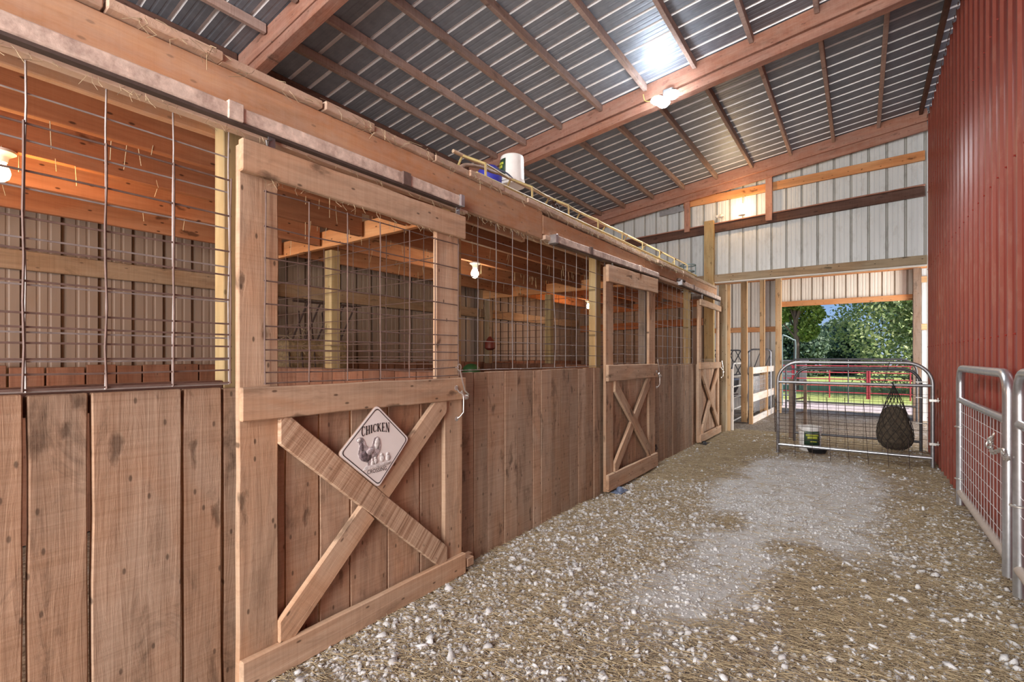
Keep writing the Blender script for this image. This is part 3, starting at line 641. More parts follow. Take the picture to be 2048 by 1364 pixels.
# ragged bark / packed dust lip along the loft edge
m = MB()
for i in range(420):
    yy = random.uniform(-0.5, 9.2); zz = 2.60 + (0.035 if yy > 6 else 0) * (yy - 6) / 3.3
    a = (-2.10, yy, zz + random.uniform(-.004, .045)); b = (-2.085 + random.uniform(-.02, .02), yy + random.uniform(-.09, .09), a[2] - random.uniform(0.0, .07))
    mid = ((a[0] + b[0]) / 2 + random.uniform(0, .02), (a[1] + b[1]) / 2 + random.uniform(-.03, .03), (a[2] + b[2]) / 2)
    m.tube([a, mid, b], 0.0011, 3)
tag(m.build('hay_wisps', M['straw']), 'wisps of dry hay dangling over the edge of the loft boards', 'hay', kind='stuff')
m = MB()
for i in range(260):
    yy = random.uniform(0, 9.0); xx = random.choice((-2.68, -3.22, -3.8, random.uniform(-4.6, -2.3))) + random.uniform(-.03, .03)
    L_ = random.uniform(.03, .13); zt = random.choice((2.36, 2.37, 2.6))
    m.tube([(xx, yy, zt + 0.01), (xx + random.uniform(-.01, .01), yy + random.uniform(-.015, .015), zt - L_)], 0.0018, 3)
tag(m.build('hay_wisps', M['straw']), 'stalks of hay hanging from the joists inside the stalls', 'hay', kind='stuff')

# ------------------------------------------------------------------ stall doors
def stall_door(y0, y1, zt0, zt1, label, style, meshrows, meshus, sw=0.175, swr=0.2, rail_t=0.14):
    """frame of stiles and rails, plank panel below, wire above"""
    X1 = -2.108; T = 0.032
    d = thing('stall_door', (X1 - 0.02, (y0 + y1) / 2, 0.0), label, 'stall door')
    bx = lambda nm, a, b, w, t=T, mat='door', n=(1, 0, 0), rough=0.0025, lab=None: MB().board(a, b, w, t, n, rough=rough).build(nm, M[mat], d, bevel=0.005, label=lab)
    zb = 0.125; zm0, zm1 = (1.130, 1.272) if style == 0 else (1.15, 1.318) if style == 1 else (1.202, 1.314)
    zl = lambda y: zt0 + (zt1 - zt0) * (y - y0) / (y1 - y0)
    rt = rail_t
    # stiles
    bx('stile', (X1 - T / 2, y0 + sw / 2, 0.02), (X1 - T / 2, y0 + sw / 2, zl(y0) - 0.02), sw)
    if style == 0:
        bx('stile', (X1 - T / 2, 2.222, 1.20), (X1 - T / 2, 2.222, zl(y1) - 0.02), 0.195)
        bx('stile', (X1 - T / 2, 2.278, 0.02), (X1 - T / 2, 2.278, 1.20), 0.165)
    else: bx('stile', (X1 - T / 2, y1 - swr / 2, 0.02), (X1 - T / 2, y1 - swr / 2, zl(y1) - 0.02), swr)
    xf = X1 + 0.016
    bx('top_rail', (xf, y0 - 0.002, zl(y0) - rt / 2), (xf, y1 + 0.01, zl(y1) - rt / 2), rt, 0.036, rough=0.004)
    mid = bx('mid_rail', (xf, y0 - 0.002, (zm0 + zm1) / 2), (xf, y1 + 0.012, (zm0 + zm1) / 2 - 0.004), zm1 - zm0, 0.034)
    zbb = -0.005 if style == 0 else 0.025
    zbt = 0.130 if style == 0 else 0.195 if style == 1 else 0.15
    bx('bottom_rail', (xf, y0 + 0.0, (zbb + zbt) / 2), (xf, y1 + 0.012, (zbb + zbt) / 2), zbt - zbb, 0.034)
    # plank panel
    js = {0: [1.02, 1.185, 1.356, 1.532, 1.776, 2.02, 2.21, 2.36], 1: [4.60, 4.80, 4.98, 5.20, 5.44, 5.62, 5.80, 6.02], 2: [8.05, 8.25, 8.43, 8.62, 8.80, 9.0, 9.2, 9.40]}[style]
    m = MB()
    for a, b in zip(js[:-1], js[1:]):
        m.board((X1 - T - 0.012, (a + b) / 2, 0.03), (X1 - T - 0.012, (a + b) / 2, zm1 - 0.03), b - a - 0.010, 0.022, (1, 0, 0), rough=0.0025)
    m.build('plank_panel', M['doorback'], d, bevel=0.003)
    # X brace: each board cut to the opening between the stiles and rails
    oL, oR, oB, oT = y0 + sw - 0.004, (2.197 if style == 0 else y1 - swr + 0.004), zbt - 0.004, zm0 + 0.004
    w = 0.122 if style == 0 else 0.115
    def cut(poly, axis, val, keep_less):
        out = []
        for p, q in zip(poly, poly[1:] + poly[:1]):
            ip = (p[axis] <= val) == keep_less; iq = (q[axis] <= val) == keep_less
            if ip: out.append(p)
            if ip != iq:
                t = (val - p[axis]) / (q[axis] - p[axis]); out.append((p[0] + (q[0] - p[0]) * t, p[1] + (q[1] - p[1]) * t))
        return out
    def brace(p, q, xc, mat, lab=None, s0=-9, s1=9):
        d_ = Vector((q[0] - p[0], q[1] - p[1])); L_ = d_.length; d_ /= L_; n_ = Vector((-d_.y, d_.x))
        a = max(-0.2, s0); b = min(L_ + 0.2, s1)
        P0 = Vector(p)
        poly = [tuple(P0 + d_ * a - n_ * w / 2), tuple(P0 + d_ * b - n_ * w / 2), tuple(P0 + d_ * b + n_ * w / 2), tuple(P0 + d_ * a + n_ * w / 2)]
        for ax, v, k in ((0, oL, False), (0, oR, True), (1, oB, False), (1, oT, True)): poly = cut(poly, ax, v, k)
        off = (random.random() * 90, random.random() * 90, 0)
        vs = [(xc - 0.016, y, z) for y, z in poly] + [(xc + 0.016, y, z) for y, z in poly]
        gc = [((Vector((v[1], v[2])) - P0).dot(d_) + off[0], (Vector((v[1], v[2])) - P0).dot(n_) + off[1], v[0]) for v in vs]
        n = len(poly); fs = [tuple(range(n - 1, -1, -1)), tuple(range(n, 2 * n))] + [(i, (i + 1) % n, n + (i + 1) % n, n + i) for i in range(n)]
        MB().add(vs, fs, gc).build('brace', M[mat], d, bevel=0.004, label=lab)
    A, B_ = ((1.143, 1.085), (2.175, 0.160)) if style == 0 else ((oL + 0.01, oT - 0.05), (oR - 0.01, oB + 0.05))
    C, D_ = ((2.150, 1.096), (1.159, 0.166)) if style == 0 else ((oR - 0.02, oT - 0.03), (oL + 0.02, oB + 0.03))
    xi = X1 + 0.004
    brace(A, B_, xi + 0.004, 'brace' if style == 0 else 'door', 'brace scored with close saw marks' if style == 0 else None)
    dv = (Vector(D_) - Vector(C)); Lc = dv.length; dv /= Lc
    ab = (Vector(B_) - Vector(A)).normalized(); cr = ab.x * dv.y - ab.y * dv.x
    st = ((Vector(A) - Vector(C)).x * ab.y - (Vector(A) - Vector(C)).y * ab.x) / (dv.x * ab.y - dv.y * ab.x)
    hw = w / 2 / abs(cr)
    brace(C, D_, xi, 'door', s1=st - hw); brace(C, D_, xi, 'door', s0=st + hw)
    # wire
    m = MB(); X2 = X1 + 0.003
    if style == 0:
        wire_mesh(m, meshus, meshrows, lambda u, v, o: (-2.088 - o * 0.5, u, v), 0.0034, over=0.004)
    else:
        wire_mesh(m, meshus, meshrows, lambda u, v, o: (-2.146 - o, u, v), 0.0028)
    m.build('wire_panel', M['rust' if style == 0 else 'wire'], d)
    # rollers
    for yy in (y0 + 0.13, y1 - 0.05):
        m = MB(); zz = zl(yy); m.box((-2.095, yy - 0.015, zz - 0.01), (-2.088, yy + 0.015, zz + 0.085)); m.lathe((-2.10, yy, zz + 0.075), [(0.012, 0), (0.012, 0.02)], 10, 'X')
        m.tube([(-2.09, yy - .02, zz), (-2.08, yy - .03, zz + .02), (-2.09, yy, zz + .035)], 0.004, 5)
        m.build('roller_hanger', M['galv_dull'], d)
    return mid
d1 = stall_door(0.965, 2.350, 2.315, 2.305, 'large stall door nearest the camera, with the chicken sign in its cross brace', 0,
           [1.285, 1.332, 1.382, 1.431, 1.478, 1.535, 1.629, 1.733, 1.828, 1.966, 2.12], [1.065 + 0.206 * k for k in range(7)], sw=0.170, swr=0.20)
d2 = stall_door(4.545, 6.005, 2.345, 2.385, 'middle stall door, second of the three, with a pale cross brace', 1,
           [1.33, 1.43, 1.53, 1.66, 1.81, 1.96, 2.10, 2.2], [4.72 + 0.2055 * k for k in range(6)], sw=0.19, swr=0.22, rail_t=0.18)
d3 = stall_door(8.03, 9.41, 2.33, 2.33, 'farthest stall door, at the end of the row beside the passage', 2,
           [1.33, 1.36], [8.2, 9.3], sw=0.15, swr=0.13, rail_t=0.10)

def handle_set(x, y, z, s, parent, hook=True):
    m = MB()
    m.tube([(x, y, z), (x + .012 * s, y + .02 * s, z - .035 * s), (x + .035 * s, y + .045 * s, z - .055 * s), (x + .035 * s, y + .05 * s, z - .10 * s), (x + .035 * s, y + .048 * s, z - .20 * s), (x + .02 * s, y + .02 * s, z - .235 * s), (x, y + .005 * s, z - .25 * s)], 0.006 * s, 8)
    for (py, pz) in ((y, z), (y + .005 * s, z - .25 * s)): m.lathe((x - .002, py, pz), [(0.020 * s, 0), (0.020 * s, .004), (.012 * s, .008)], 14, 'X')
    m.build('pull_handle', M['steel'], parent, label='zinc pull handle')
    if hook:
        m = MB(); yc, zc = y + .022 * s, z + .165 * s
        m.tube([(x + .01, yc + .016 * math.cos(a), zc + .02 * math.sin(a)) for a in np.linspace(0, 2 * PI, 13)[:-1]], 0.0042, 6, closed=True)
        m.tube([(x + .012, yc - .035, zc), (x + .012, yc - .012, zc)], 0.0042, 6)
        m.tube([(x + .012, yc + .006, zc - .02), (x + .018, yc + .022, zc - .09), (x + .022, yc + .04, zc - .15), (x + .022, yc + .075, zc - .175)], 0.005, 6)
        m.lathe((x + .02, yc + .05, zc - .19), [(0.003, -.03), (.017, -.015), (.017, .01), (.006, .022)], 12, 'Y')
        m.tube([(x + .02, yc + .03, zc - .195), (x + .018, y + .03, z - .02), (x + .014, y + .02, z - .035)], 0.007, 6)
        m.build('hook_latch', M['steel'], parent, label='white metal hook and eye latch')
handle_set(-2.070, 2.262, 1.205, 0.78, d1)
handle_set(-2.072, 5.95, 1.22, 0.8, d2)
handle_set(-2.072, 9.40, 1.20, 0.7, d3)

def track(y0, y1, z0, z1, label, endmat):
    t = thing('door_track', (-2.10, (y0 + y1) / 2, min(z0, z1)), label, 'door track')
    m = MB(); m.board((-2.105, y0, z0 + .032), (-2.105, y1, z1 + .032), 0.062, 0.066, (1, 0, 0), rough=0.002, seg=24)
    rl = m.build('rail', M['track'], t, bevel=0.006)
    m = MB(); m.board((-2.10, y0, z0 - .006), (-2.10, y1, z1 - .006), 0.012, 0.05, (1, 0, 0)); m.build('rail_lip', M['track_dark'], t)
    L_ = y1 - y0; k = max(2, int(L_ / 0.9))
    for i in range(k):
        f = (i + 0.5) / k; yy = y0 + L_ * f; zz = z0 + (z1 - z0) * f
        m = MB(); m.box((-2.14, yy - .03, zz - .004), (-2.064, yy + .03, zz + .070)); m.build('bracket', M['track'] if i % 2 else M['rust'], rl, bevel=0.003)
    yy, zz = endmat
    m = MB()
    m.box((-2.142, yy - .02, zz - .004), (-2.06, yy + .02, zz + .072)); m.build('end_stop', M['galv'], rl, bevel=0.004)
track(-4.1, 2.31, 2.385, 2.368, 'long dust-caked sliding door track over the nearest stall and first door', (2.315, 2.366))
track(3.51, 6.06, 2.362, 2.405, 'dust-caked sliding door track over the second stall door', (3.50, 2.358))
track(7.02, 9.37, 2.435, 2.432, 'pale sliding door track over the farthest stall door', (7.00, 2.43))
m = MB(); m.board((-2.135, -4.1, 2.362), (-2.135, 2.42, 2.357), 0.022, 0.05, (1, 0, 0), rough=0.003, seg=30)
tag(m.build('track_ledger', M['dusty'], bevel=0.003), 'thin ragged wooden strip under the long nearest track', 'wood strip')
m = MB(); m.board((-2.142, 3.40, 2.395), (-2.142, 9.3, 2.475), 0.035, 0.05, (1, 0, 0), rough=0.003, seg=20)
tag(m.build('track_ledger', M['dusty'], bevel=0.003), 'thin wooden strip under the beam over the two farther doors', 'wood strip')

# floor guides under the doors
m = MB(); m.lathe((-2.03, 4.72, 0.0), [(0.035, 0), (0.035, 0.035), (0.02, 0.05)], 14); m.box((-2.09, 4.64, -0.005), (-1.98, 4.82, 0.008))
tag(m.build('door_guide', [M['bluegrey']]), 'small blue-grey floor guide under the near corner of the middle door', 'floor guide')
m = MB(); m.lathe((-2.05, 8.12, 0.0), [(0.035, 0), (0.035, 0.03), (0.02, 0.045)], 14); m.box((-2.09, 8.02, -0.005), (-2.0, 8.26, 0.008))
tag(m.build('door_guide', M['black']), 'black floor guide under the near corner of the farthest door', 'floor guide')
m = MB(); m.box((-2.14, 2.375, 0.03), (-2.075, 2.44, 0.085)); m.box((-2.178, 2.40, 0.035), (-2.14, 2.50, 0.075))
tag(m.build('door_stop', M['doorback'], bevel=0.004), 'wooden stop block at the lower far corner of the nearest door', 'stop block')
m = MB(); m.box((-2.18, 6.03, 0.16), (-2.15, 6.06, 0.30)); m.tube([(-2.15, 6.10, 0.19), (-2.13, 6.12, 0.23), (-2.15, 6.13, 0.27)], 0.014, 7)
tag(m.build('door_catch', M['rust_dark']), 'rusty catch on the boards beside the middle door, low down', 'catch')

# ------------------------------------------------------------------ stall dividers
def divider(y, label, full=True):
    d = thing('stall_divider', (-3.6, y, 0), label, 'stall divider')
    m = MB(); x = -5.0
    while x < -2.24:
        w = min(random.uniform(0.13, 0.24), -2.23 - x); m.board((x + w / 2, y + 0.02, -0.05), (x + w / 2, y + 0.02, 1.30 + random.uniform(-.012, .008)), w - 0.008, 0.036, (0, 1, 0), rough=0.002); x += w
        if w < 0.05: break
    m.build('plank_cladding', M['pallet'], d, bevel=0.003)
    m = MB(); m.board((-3.80, y + 0.085, -0.05), (-3.80, y + 0.085, 2.34), 0.10, 0.09, (0, 1, 0)); m.build('post', M['post'], d, bevel=0.004)
    m = MB(); m.board((-4.97, y + 0.09, -0.05), (-4.97, y + 0.09, 2.6), 0.10, 0.09, (0, 1, 0)); m.build('post', M['treated'], d, bevel=0.004)
    m = MB(); m.board((-5.0, y, 2.415), (-2.38, y, 2.415), 0.14, 0.045, (0, 1, 0), rough=0.002); m.build('top_beam', M['orange'], d, bevel=0.003)
    m = MB(); wire_mesh(m, [-2.34 - 0.2055 * k for k in range(13)], [1.30, 1.35, 1.40, 1.45, 1.50, 1.60, 1.70, 1.80, 1.95, 2.10, 2.25, 2.36], lambda u, v, o: (u, y - 0.012 - o, v), 0.0032); m.build('wire_panel', M['rust'], d)
divider(2.45, 'board and wire divider behind the nearest door, orange beam on top')
divider(6.12, 'board and wire divider between the middle and farthest stalls')

# ------------------------------------------------------------------ sign
def chicken_sign():
    s = thing('chicken_sign', (-2.074, 1.655, 0.70), 'white diamond CHICKEN CROSSING sign propped in the cross brace of the nearest door', 'sign')
    cy, cz = 1.653, 0.925
    X = -2.070
    P = [(1.645, 1.151), (1.872, 0.939), (1.656, 0.705), (1.409, 0.924)]     # top, right, bottom, left (y, z)
    def rounded(P, r, n=5):
        out = []
        for i in range(4):
            p0 = Vector(P[i - 1]); p = Vector(P[i]); p1 = Vector(P[(i + 1) % 4])
            a = p + (p0 - p).normalized() * r; b = p + (p1 - p).normalized() * r
            for k in range(n + 1):
                t = k / n; out.append(tuple(a * (1 - t) ** 2 + p * 2 * t * (1 - t) + b * t * t))
        return out
    def inset(P, f):
        c = sum((Vector(p) for p in P), Vector((0, 0))) / 4
        return [tuple(c + (Vector(p) - c) * f) for p in P]
    m = MB(); m.prism(rounded(P, 0.028), (X - 0.006, 0, 0), (0, 1, 0), (0, 0, 1), (0.004, 0, 0)); m.build('rim', M['signrust'], s)
    m = MB(); m.prism(rounded(inset(P, 0.982), 0.026), (X - 0.003, 0, 0), (0, 1, 0), (0, 0, 1), (0.003, 0, 0)); m.build('face', M['signwhite'], s)
    # black border line: ring of quads
    a = rounded(inset(P, 0.925), 0.024); b = rounded(inset(P, 0.900), 0.023); n = len(a)
    m = MB(); vs = [(X + 0.0004, p[0], p[1]) for p in a] + [(X + 0.0004, p[0], p[1]) for p in b] + [(X + 0.0012, p[0], p[1]) for p in a] + [(X + 0.0012, p[0], p[1]) for p in b]
    fs = []
    for i in range(n):
        j = (i + 1) % n; fs += [(2 * n + i, 2 * n + j, 3 * n + j, 3 * n + i), (i, n + i, n + j, j), (i, j, 2 * n + j, 2 * n + i), (n + i, 3 * n + i, 3 * n + j, n + j)]
    m.add(vs, fs); m.build('border_line', M['ink'], s)
    # serif lettering CHICKEN on an arch, drawn from strokes: (x0,y0,x1,y1,width) in a 1x1 cell
    T_, t_ = 0.25, 0.08
    def quad(x0, y0, x1, y1, w): 
        d = Vector((x1 - x0, y1 - y0)).normalized(); nn = Vector((-d.y, d.x)) * w / 2
        return [(x0 - nn.x, y0 - nn.y), (x1 - nn.x, y1 - nn.y), (x1 + nn.x, y1 + nn.y), (x0 + nn.x, y0 + nn.y)]
    def serif(x, y, w=0.34): return [(x - w / 2, y - t_ / 2), (x + w / 2, y - t_ / 2), (x + w / 2, y + t_ / 2), (x - w / 2, y + t_ / 2)]
    def stem(x): return [quad(x, 0, x, 1, T_), serif(x, 0.03), serif(x, 0.97)]
    def arc(cx_, cy_, r, a0, a1, n=12):
        out = []
        pts = []
        for i in range(n + 1):
            a_ = math.radians(a0 + (a1 - a0) * i / n); thick = 0.06 + 0.17 * abs(math.cos(a_)) ** 1.5 if math.cos(a_) < 0 else 0.07
            pts.append((cx_ + r * 0.9 * math.cos(a_), cy_ + 0.49 * math.sin(a_), thick))
        for p, q in zip(pts[:-1], pts[1:]):
            out.append(quad(p[0], p[1], q[0], q[1], (p[2] + q[2]) / 2))
        return out
    L_ = {'C': (arc(0.5, 0.5, 0.45, 48, 312) + [quad(0.80, 0.68, 0.82, 1.0, 0.07), quad(0.80, 0.10, 0.84, 0.28, 0.06)], 0.95),
          'H': (stem(0.2) + stem(0.8) + [quad(0.2, 0.5, 0.8, 0.5, 0.08)], 1.08),
          'I': (stem(0.2), 0.48),
          'K': (stem(0.2) + [quad(0.28, 0.42, 0.78, 0.97, 0.08), quad(0.42, 0.56, 0.88, 0.03, 0.18), serif(0.78, 0.97, 0.26), serif(0.88, 0.03, 0.28)], 1.08),
          'E': (stem(0.2) + [quad(0.2, 0.97, 0.78, 0.97, 0.07), quad(0.2, 0.5, 0.6, 0.5, 0.07), quad(0.2, 0.03, 0.80, 0.03, 0.07), quad(0.77, 0.82, 0.78, 1.0, 0.06), quad(0.6, 0.40, 0.6, 0.6, 0.05), quad(0.80, 0, 0.82, 0.2, 0.06)], 0.92),
          'N': ([quad(0.16, 0, 0.16, 1, 0.07), serif(0.16, 0.03, 0.28), quad(0.14, 0.98, 0.82, 0.02, 0.2), quad(0.84, 0, 0.84, 1, 0.07), serif(0.84, 0.97, 0.28)], 1.05)}
    word = 'CHICKEN'; tot = sum(L_[c][1] for c in word) + 0.08 * 6
    Wd = 0.182
    # baseline runs from (1.505, 1.00) to (1.768, 1.02) slightly arched, first letter taller
    m = MB(); xcur = 0
    BT = ((0.0, .9915, 1.0421), (.17, .9973, 1.0430), (.32, 1.003, 1.0451), (.47, 1.0075, 1.0478), (.64, 1.0058, 1.0491), (.81, .9997, 1.0484), (1.0, .992, 1.0454))
    def place(u, v):
        f = min(0.9999, max(0.0, u / tot))
        for (f0, b0, t0), (f1, b1, t1) in zip(BT[:-1], BT[1:]):
            if f0 <= f <= f1:
                k = (f - f0) / (f1 - f0); b = b0 + (b1 - b0) * k; tt = t0 + (t1 - t0) * k
                return (1.5475 + f * Wd, b + v * (tt - b))
    for c in word:
        for poly in L_[c][0]:
            pts = [place(xcur + p[0], p[1]) for p in poly]
            m.prism(pts, (X + 0.0004, 0, 0), (0, 1, 0), (0, 0, 1), (0.001, 0, 0))
        xcur += L_[c][1] + 0.08
    m.build('lettering', M['ink'], s, label='black serif word CHICKEN')
    # CROSSING: plain sans lettering
    cu = bpy.data.curves.new('crossing', 'FONT'); cu.body = 'CROSSING'; cu.size = 0.0265; cu.extrude = 0.0006; cu.space_character = 1.08; cu.align_x = 'CENTER'
    to = bpy.data.objects.new('crossing_tmp', cu); COL.objects.link(to)
    dg = bpy.context.evaluated_depsgraph_get(); me = bpy.data.meshes.new_from_object(to.evaluated_get(dg)); bpy.data.objects.remove(to)
    mb = MB(); vs = []
    xs2 = [v.co.x for v in me.vertices]; ys2 = [v.co.y for v in me.vertices]; xa, xb, ya2, yb2 = min(xs2), max(xs2), min(ys2), max(ys2)
    for v in me.vertices:
        vs.append((X + 0.001 + v.co.z * 0.3, 1.583 + (v.co.x - xa) / (xb - xa) * 0.126, 0.7925 + (v.co.y - ya2) / (yb2 - ya2) * 0.0205))
    mb.add(vs, [tuple(p.vertices) for p in me.polygons]); mb.build('lettering', M['ink'], s, label='black sans serif word CROSSING')
    # hen relief; outline in (y,z)
    hen = [(1.5155, 0.9793), (1.5228, 0.9872), (1.5364, 0.9903), (1.5521, 0.9865), (1.5634, 0.9713), (1.5709, 0.9474), (1.591, 0.9298), (1.6114, 0.933), (1.6191, 0.9572), (1.6278, 0.975), (1.6424, 0.9815), (1.6571, 0.9732), (1.6661, 0.9505), (1.6677, 0.9246), (1.6608, 0.8999), (1.6487, 0.8848), (1.6372, 0.8655), (1.6278, 0.8459), (1.6114, 0.8467), (1.5971, 0.848), (1.591, 0.8315), (1.5834, 0.8329), (1.586, 0.8513), (1.5709, 0.8581), (1.5486, 0.8682), (1.5339, 0.8831), (1.5266, 0.9048), (1.5305, 0.9267), (1.5349, 0.9445), (1.5305, 0.9616), (1.5194, 0.9673)]
    def blob(poly, h, name, mat, lab=None, k=0.6):
        c = sum((Vector(p) for p in poly), Vector((0, 0))) / len(poly); n = len(poly); vs = []
        rings = [(1.0, 0.0), (0.93, h * 0.6), (k, h), (0.25, h * 1.12)]
        for f, hh in rings:
            for p in poly: q = c + (Vector(p) - c) * f; vs.append((X + 0.0005 + hh, q.x, q.y))
        fs = []
        for r_ in range(3):
            for i in range(n): j = (i + 1) % n; fs.append((r_ * n + i, r_ * n + j, (r_ + 1) * n + j, (r_ + 1) * n + i))
        fs.append(tuple(3 * n + i for i in range(n)))
        MB().add(vs, fs, smooth=True).build(name, mat, s, label=lab)
    # flat silhouette with a raised rim, triangulated from its outline so the notch between neck and tail stays open
    from mathutils.geometry import tessellate_polygon
    tri = tessellate_polygon([[Vector((p[0], p[1], 0)) for p in hen]])
    n = len(hen); vs = [(X + 0.0005, p[0], p[1]) for p in hen] + [(X + 0.0030, p[0], p[1]) for p in hen]
    fs = [tuple(n + i for i in t_) for t_ in tri] + [(i, (i + 1) % n, n + (i + 1) % n, n + i) for i in range(n)]
    MB().add(vs, fs).build('hen_relief', M['hengrey'], s, label='grey embossed hen')
    def ell(cy_, cz_, ry, rz, rot=0, n=16):
        return [(cy_ + ry * math.cos(a) * math.cos(rot) - rz * math.sin(a) * math.sin(rot), cz_ + ry * math.cos(a) * math.sin(rot) + rz * math.sin(a) * math.cos(rot)) for a in np.linspace(0, 2 * PI, n + 1)[:-1]]
    blob(ell(1.572, .888, .040, .028, -0.35), 0.006, 'hen_feathers', M['hendark'])
    blob(ell(1.548, .940, .012, .026, 0.15), 0.005, 'hen_feathers', M['hendark'])
    blob(ell(1.598, .908, .028, .018, 0.3), 0.0075, 'hen_feathers', M['hengrey'])
    blob(ell(1.645, .945, .018, .032, -0.12), 0.005, 'hen_feathers', M['henpale'])
    blob(ell(1.531, .977, .013, .010), 0.005, 'hen_feathers', M['henpale'])
    blob([(1.556, 0.8215), (1.570, 0.836), (1.6114, 0.8383), (1.6741, 0.8356), (1.7394, 0.8349), (1.7421, 0.8235), (1.6955, 0.8145), (1.6424, 0.8157), (1.591, 0.8169), (1.5511, 0.8162)], 0.003, 'ground_relief', M['henpale'], k=0.85)
    for (a, b, f) in ((1.616, .848, .8), (1.637, .853, .85), (1.679, .860, 1.0), (1.717, .858, 1.0)):
        blob(ell(a, b, .015 * f, .018 * f), 0.0045, 'chick_relief', M['henpale'])
        blob(ell(a - .004, b + .020 * f, .009 * f, .009 * f), 0.0045, 'chick_relief', M['henpale'])
chicken_sign()

# ------------------------------------------------------------------ lattice mast, bucket and clutter on the loft
def mast():
    t = thing('lattice_mast', (-2.4, 5.2, 2.66), 'long yellow triangular lattice mast lying along the loft edge', 'lattice mast')
    ya, yb = 2.62, 8.0
    A = lambda y: (-2.205 + 0.012 * (y - 2.6), y, 2.700); B = lambda y: (-2.56 + 0.012 * (y - 2.6), y, 2.70); C_ = lambda y: (-2.43 + 0.022 * (y - 2.6), y, 2.915)
    for f, mt in ((A, 'yellow'), (B, 'yellow'), (C_, 'rail_tan')):
        m = MB(); m.tube([f(ya + (yb - ya) * i / 12) for i in range(13)], 0.014, 8); m.build('rail', M[mt], t)
    k = 0; y = ya + 0.1
    while y < yb - 0.05:
        m = MB(); m.tube([A(y), (A(y)[0], y, 2.80), C_(y)], 0.010, 6); m.tube([A(y), B(y)], 0.009, 6); m.tube([B(y), C_(y)], 0.009, 6)
        m.build('cross_frame', M['yellow'], t)
        if y + 0.6 < yb:
            m = MB(); m.tube([(A(y)[0], y, 2.80), C_(y + 0.58)], 0.008, 6); m.tube([A(y + 0.58), B(y)], 0.007, 6); m.build('diagonal', M['yellow'], t)
        y += 0.6; k += 1
    m = MB()
    for zz, rr in ((2.90, .12), (2.80, .10), (2.72, .12)):
        m.tube([(-2.30 + rr * math.cos(a), 8.1 + rr * math.sin(a), zz) for a in np.linspace(0, 2 * PI, 17)[:-1]], 0.010, 6, closed=True)
    for a in (0.5, 2.4, 4.4): m.tube([(-2.3 + .12 * math.cos(a), 8.1 + .12 * math.sin(a), 2.9), (-2.3 + .12 * math.cos(a), 8.1 + .12 * math.sin(a), 2.68)], 0.008, 6)
    m.build('end_hoops', M['teal'], t, label='dark round hoops at the far end')
mast()
def bucket(c, r, h, label, inverted, name='bucket', lm=('greenlab', 'yellab'), ang0=0):
    b = thing(name, c, label, 'bucket')
    m = MB()
    if inverted: prof = [(r, 0), (r * 1.03, 0.0), (r * 1.03, h * .08), (r * 0.99, h * .09), (r * 1.01, h * .16), (r * .97, h * .17), (r * .93, h * .93), (r * .90, h * .98), (r * .82, h)]
    else: prof = [(r * .82, 0), (r * .90, 0.01), (r * .93, h * .07), (r * .97, h * .82), (r * 1.01, h * .83), (r * .99, h * .9), (r * 1.03, h * .91), (r * 1.03, h), (r * .97, h), (r * .90, h * .1)]
    m.lathe(c, prof, 32, caps=(True, True)); bd = m.build('body', M['bucket'], b)
    # wrap label
    m = MB(); n = 12; vs = []; fs = []
    a0, a1 = ang0 - 0.75, ang0 + 0.75
    for i in range(n + 1):
        a = a0 + (a1 - a0) * i / n
        for z, q in ((h * .28, 1.012), (h * .84, 0.985)): vs.append((c[0] + r * q * math.cos(a) * 0.985, c[1] + r * q * math.sin(a) * 0.985, c[2] + z))
    for i in range(n): fs.append((2 * i, 2 * i + 2, 2 * i + 3, 2 * i + 1))
    m.add(vs, fs, smooth=True); m.build('paper_label', M[lm[0]], bd, label='dark green wrap label', solid=0.002)
    m = MB(); vs = []; fs = []
    for k_, (za, zb, b0, b1) in enumerate(((.62, .70, .12, .88), (.50, .60, .2, .8), (.38, .42, .35, .75))):
        base = len(vs)
        for i in range(n + 1):
            f = b0 + (b1 - b0) * i / n; a = a0 + (a1 - a0) * f
            for z in (za, zb): vs.append((c[0] + r * 1.018 * math.cos(a), c[1] + r * 1.018 * math.sin(a), c[2] + h * z + 0.01 * math.sin(f * 3)))
        for i in range(n): fs.append((base + 2 * i, base + 2 * i + 2, base + 2 * i + 3, base + 2 * i + 1))
    m.add(vs, fs, smooth=True); m.build('label_print', M[lm[1]], bd, solid=0.001)
    m = MB(); m.tube([(c[0] + r * 1.04 * math.cos(a), c[1] + r * 1.04 * math.sin(a), c[2] + (h * .1 if inverted else h * .9) - (0.0 if inverted else 0.16 * math.sin(a - ang0 + PI / 2) ** 2 * 0.4)) for a in np.linspace(ang0 - PI / 2, ang0 + PI / 2, 14)], 0.003, 5)
    m.build('wire_handle', M['steel'], bd)
    return b
bucket((-2.53, 3.50, 2.925), 0.112, 0.265, 'white bucket upside down with dark green label, on top of the yellow mast', True, ang0=math.radians(-130))
m = MB(); m.lathe((-2.68, 3.37, 2.66), [(0.09, 0.0), (0.105, 0.02), (0.118, 0.30), (0.112, 0.38), (0.07, 0.43), (0.01, 0.44)], 24)
tag(m.build('plastic_tub', M['blue']), 'round blue plastic tub on the loft beside the white bucket', 'tub')
m = MB()
pts = [(-2.30, 2.746, 2.695), (-2.35, 2.600, 2.732), (-2.35, 2.605, 2.765), (-2.35, 2.634, 2.790), (-2.35, 2.678, 2.812), (-2.35, 2.796, 2.84), (-2.36, 2.90, 2.86), (-2.38, 3.0, 2.875), (-2.40, 3.12, 2.90)]
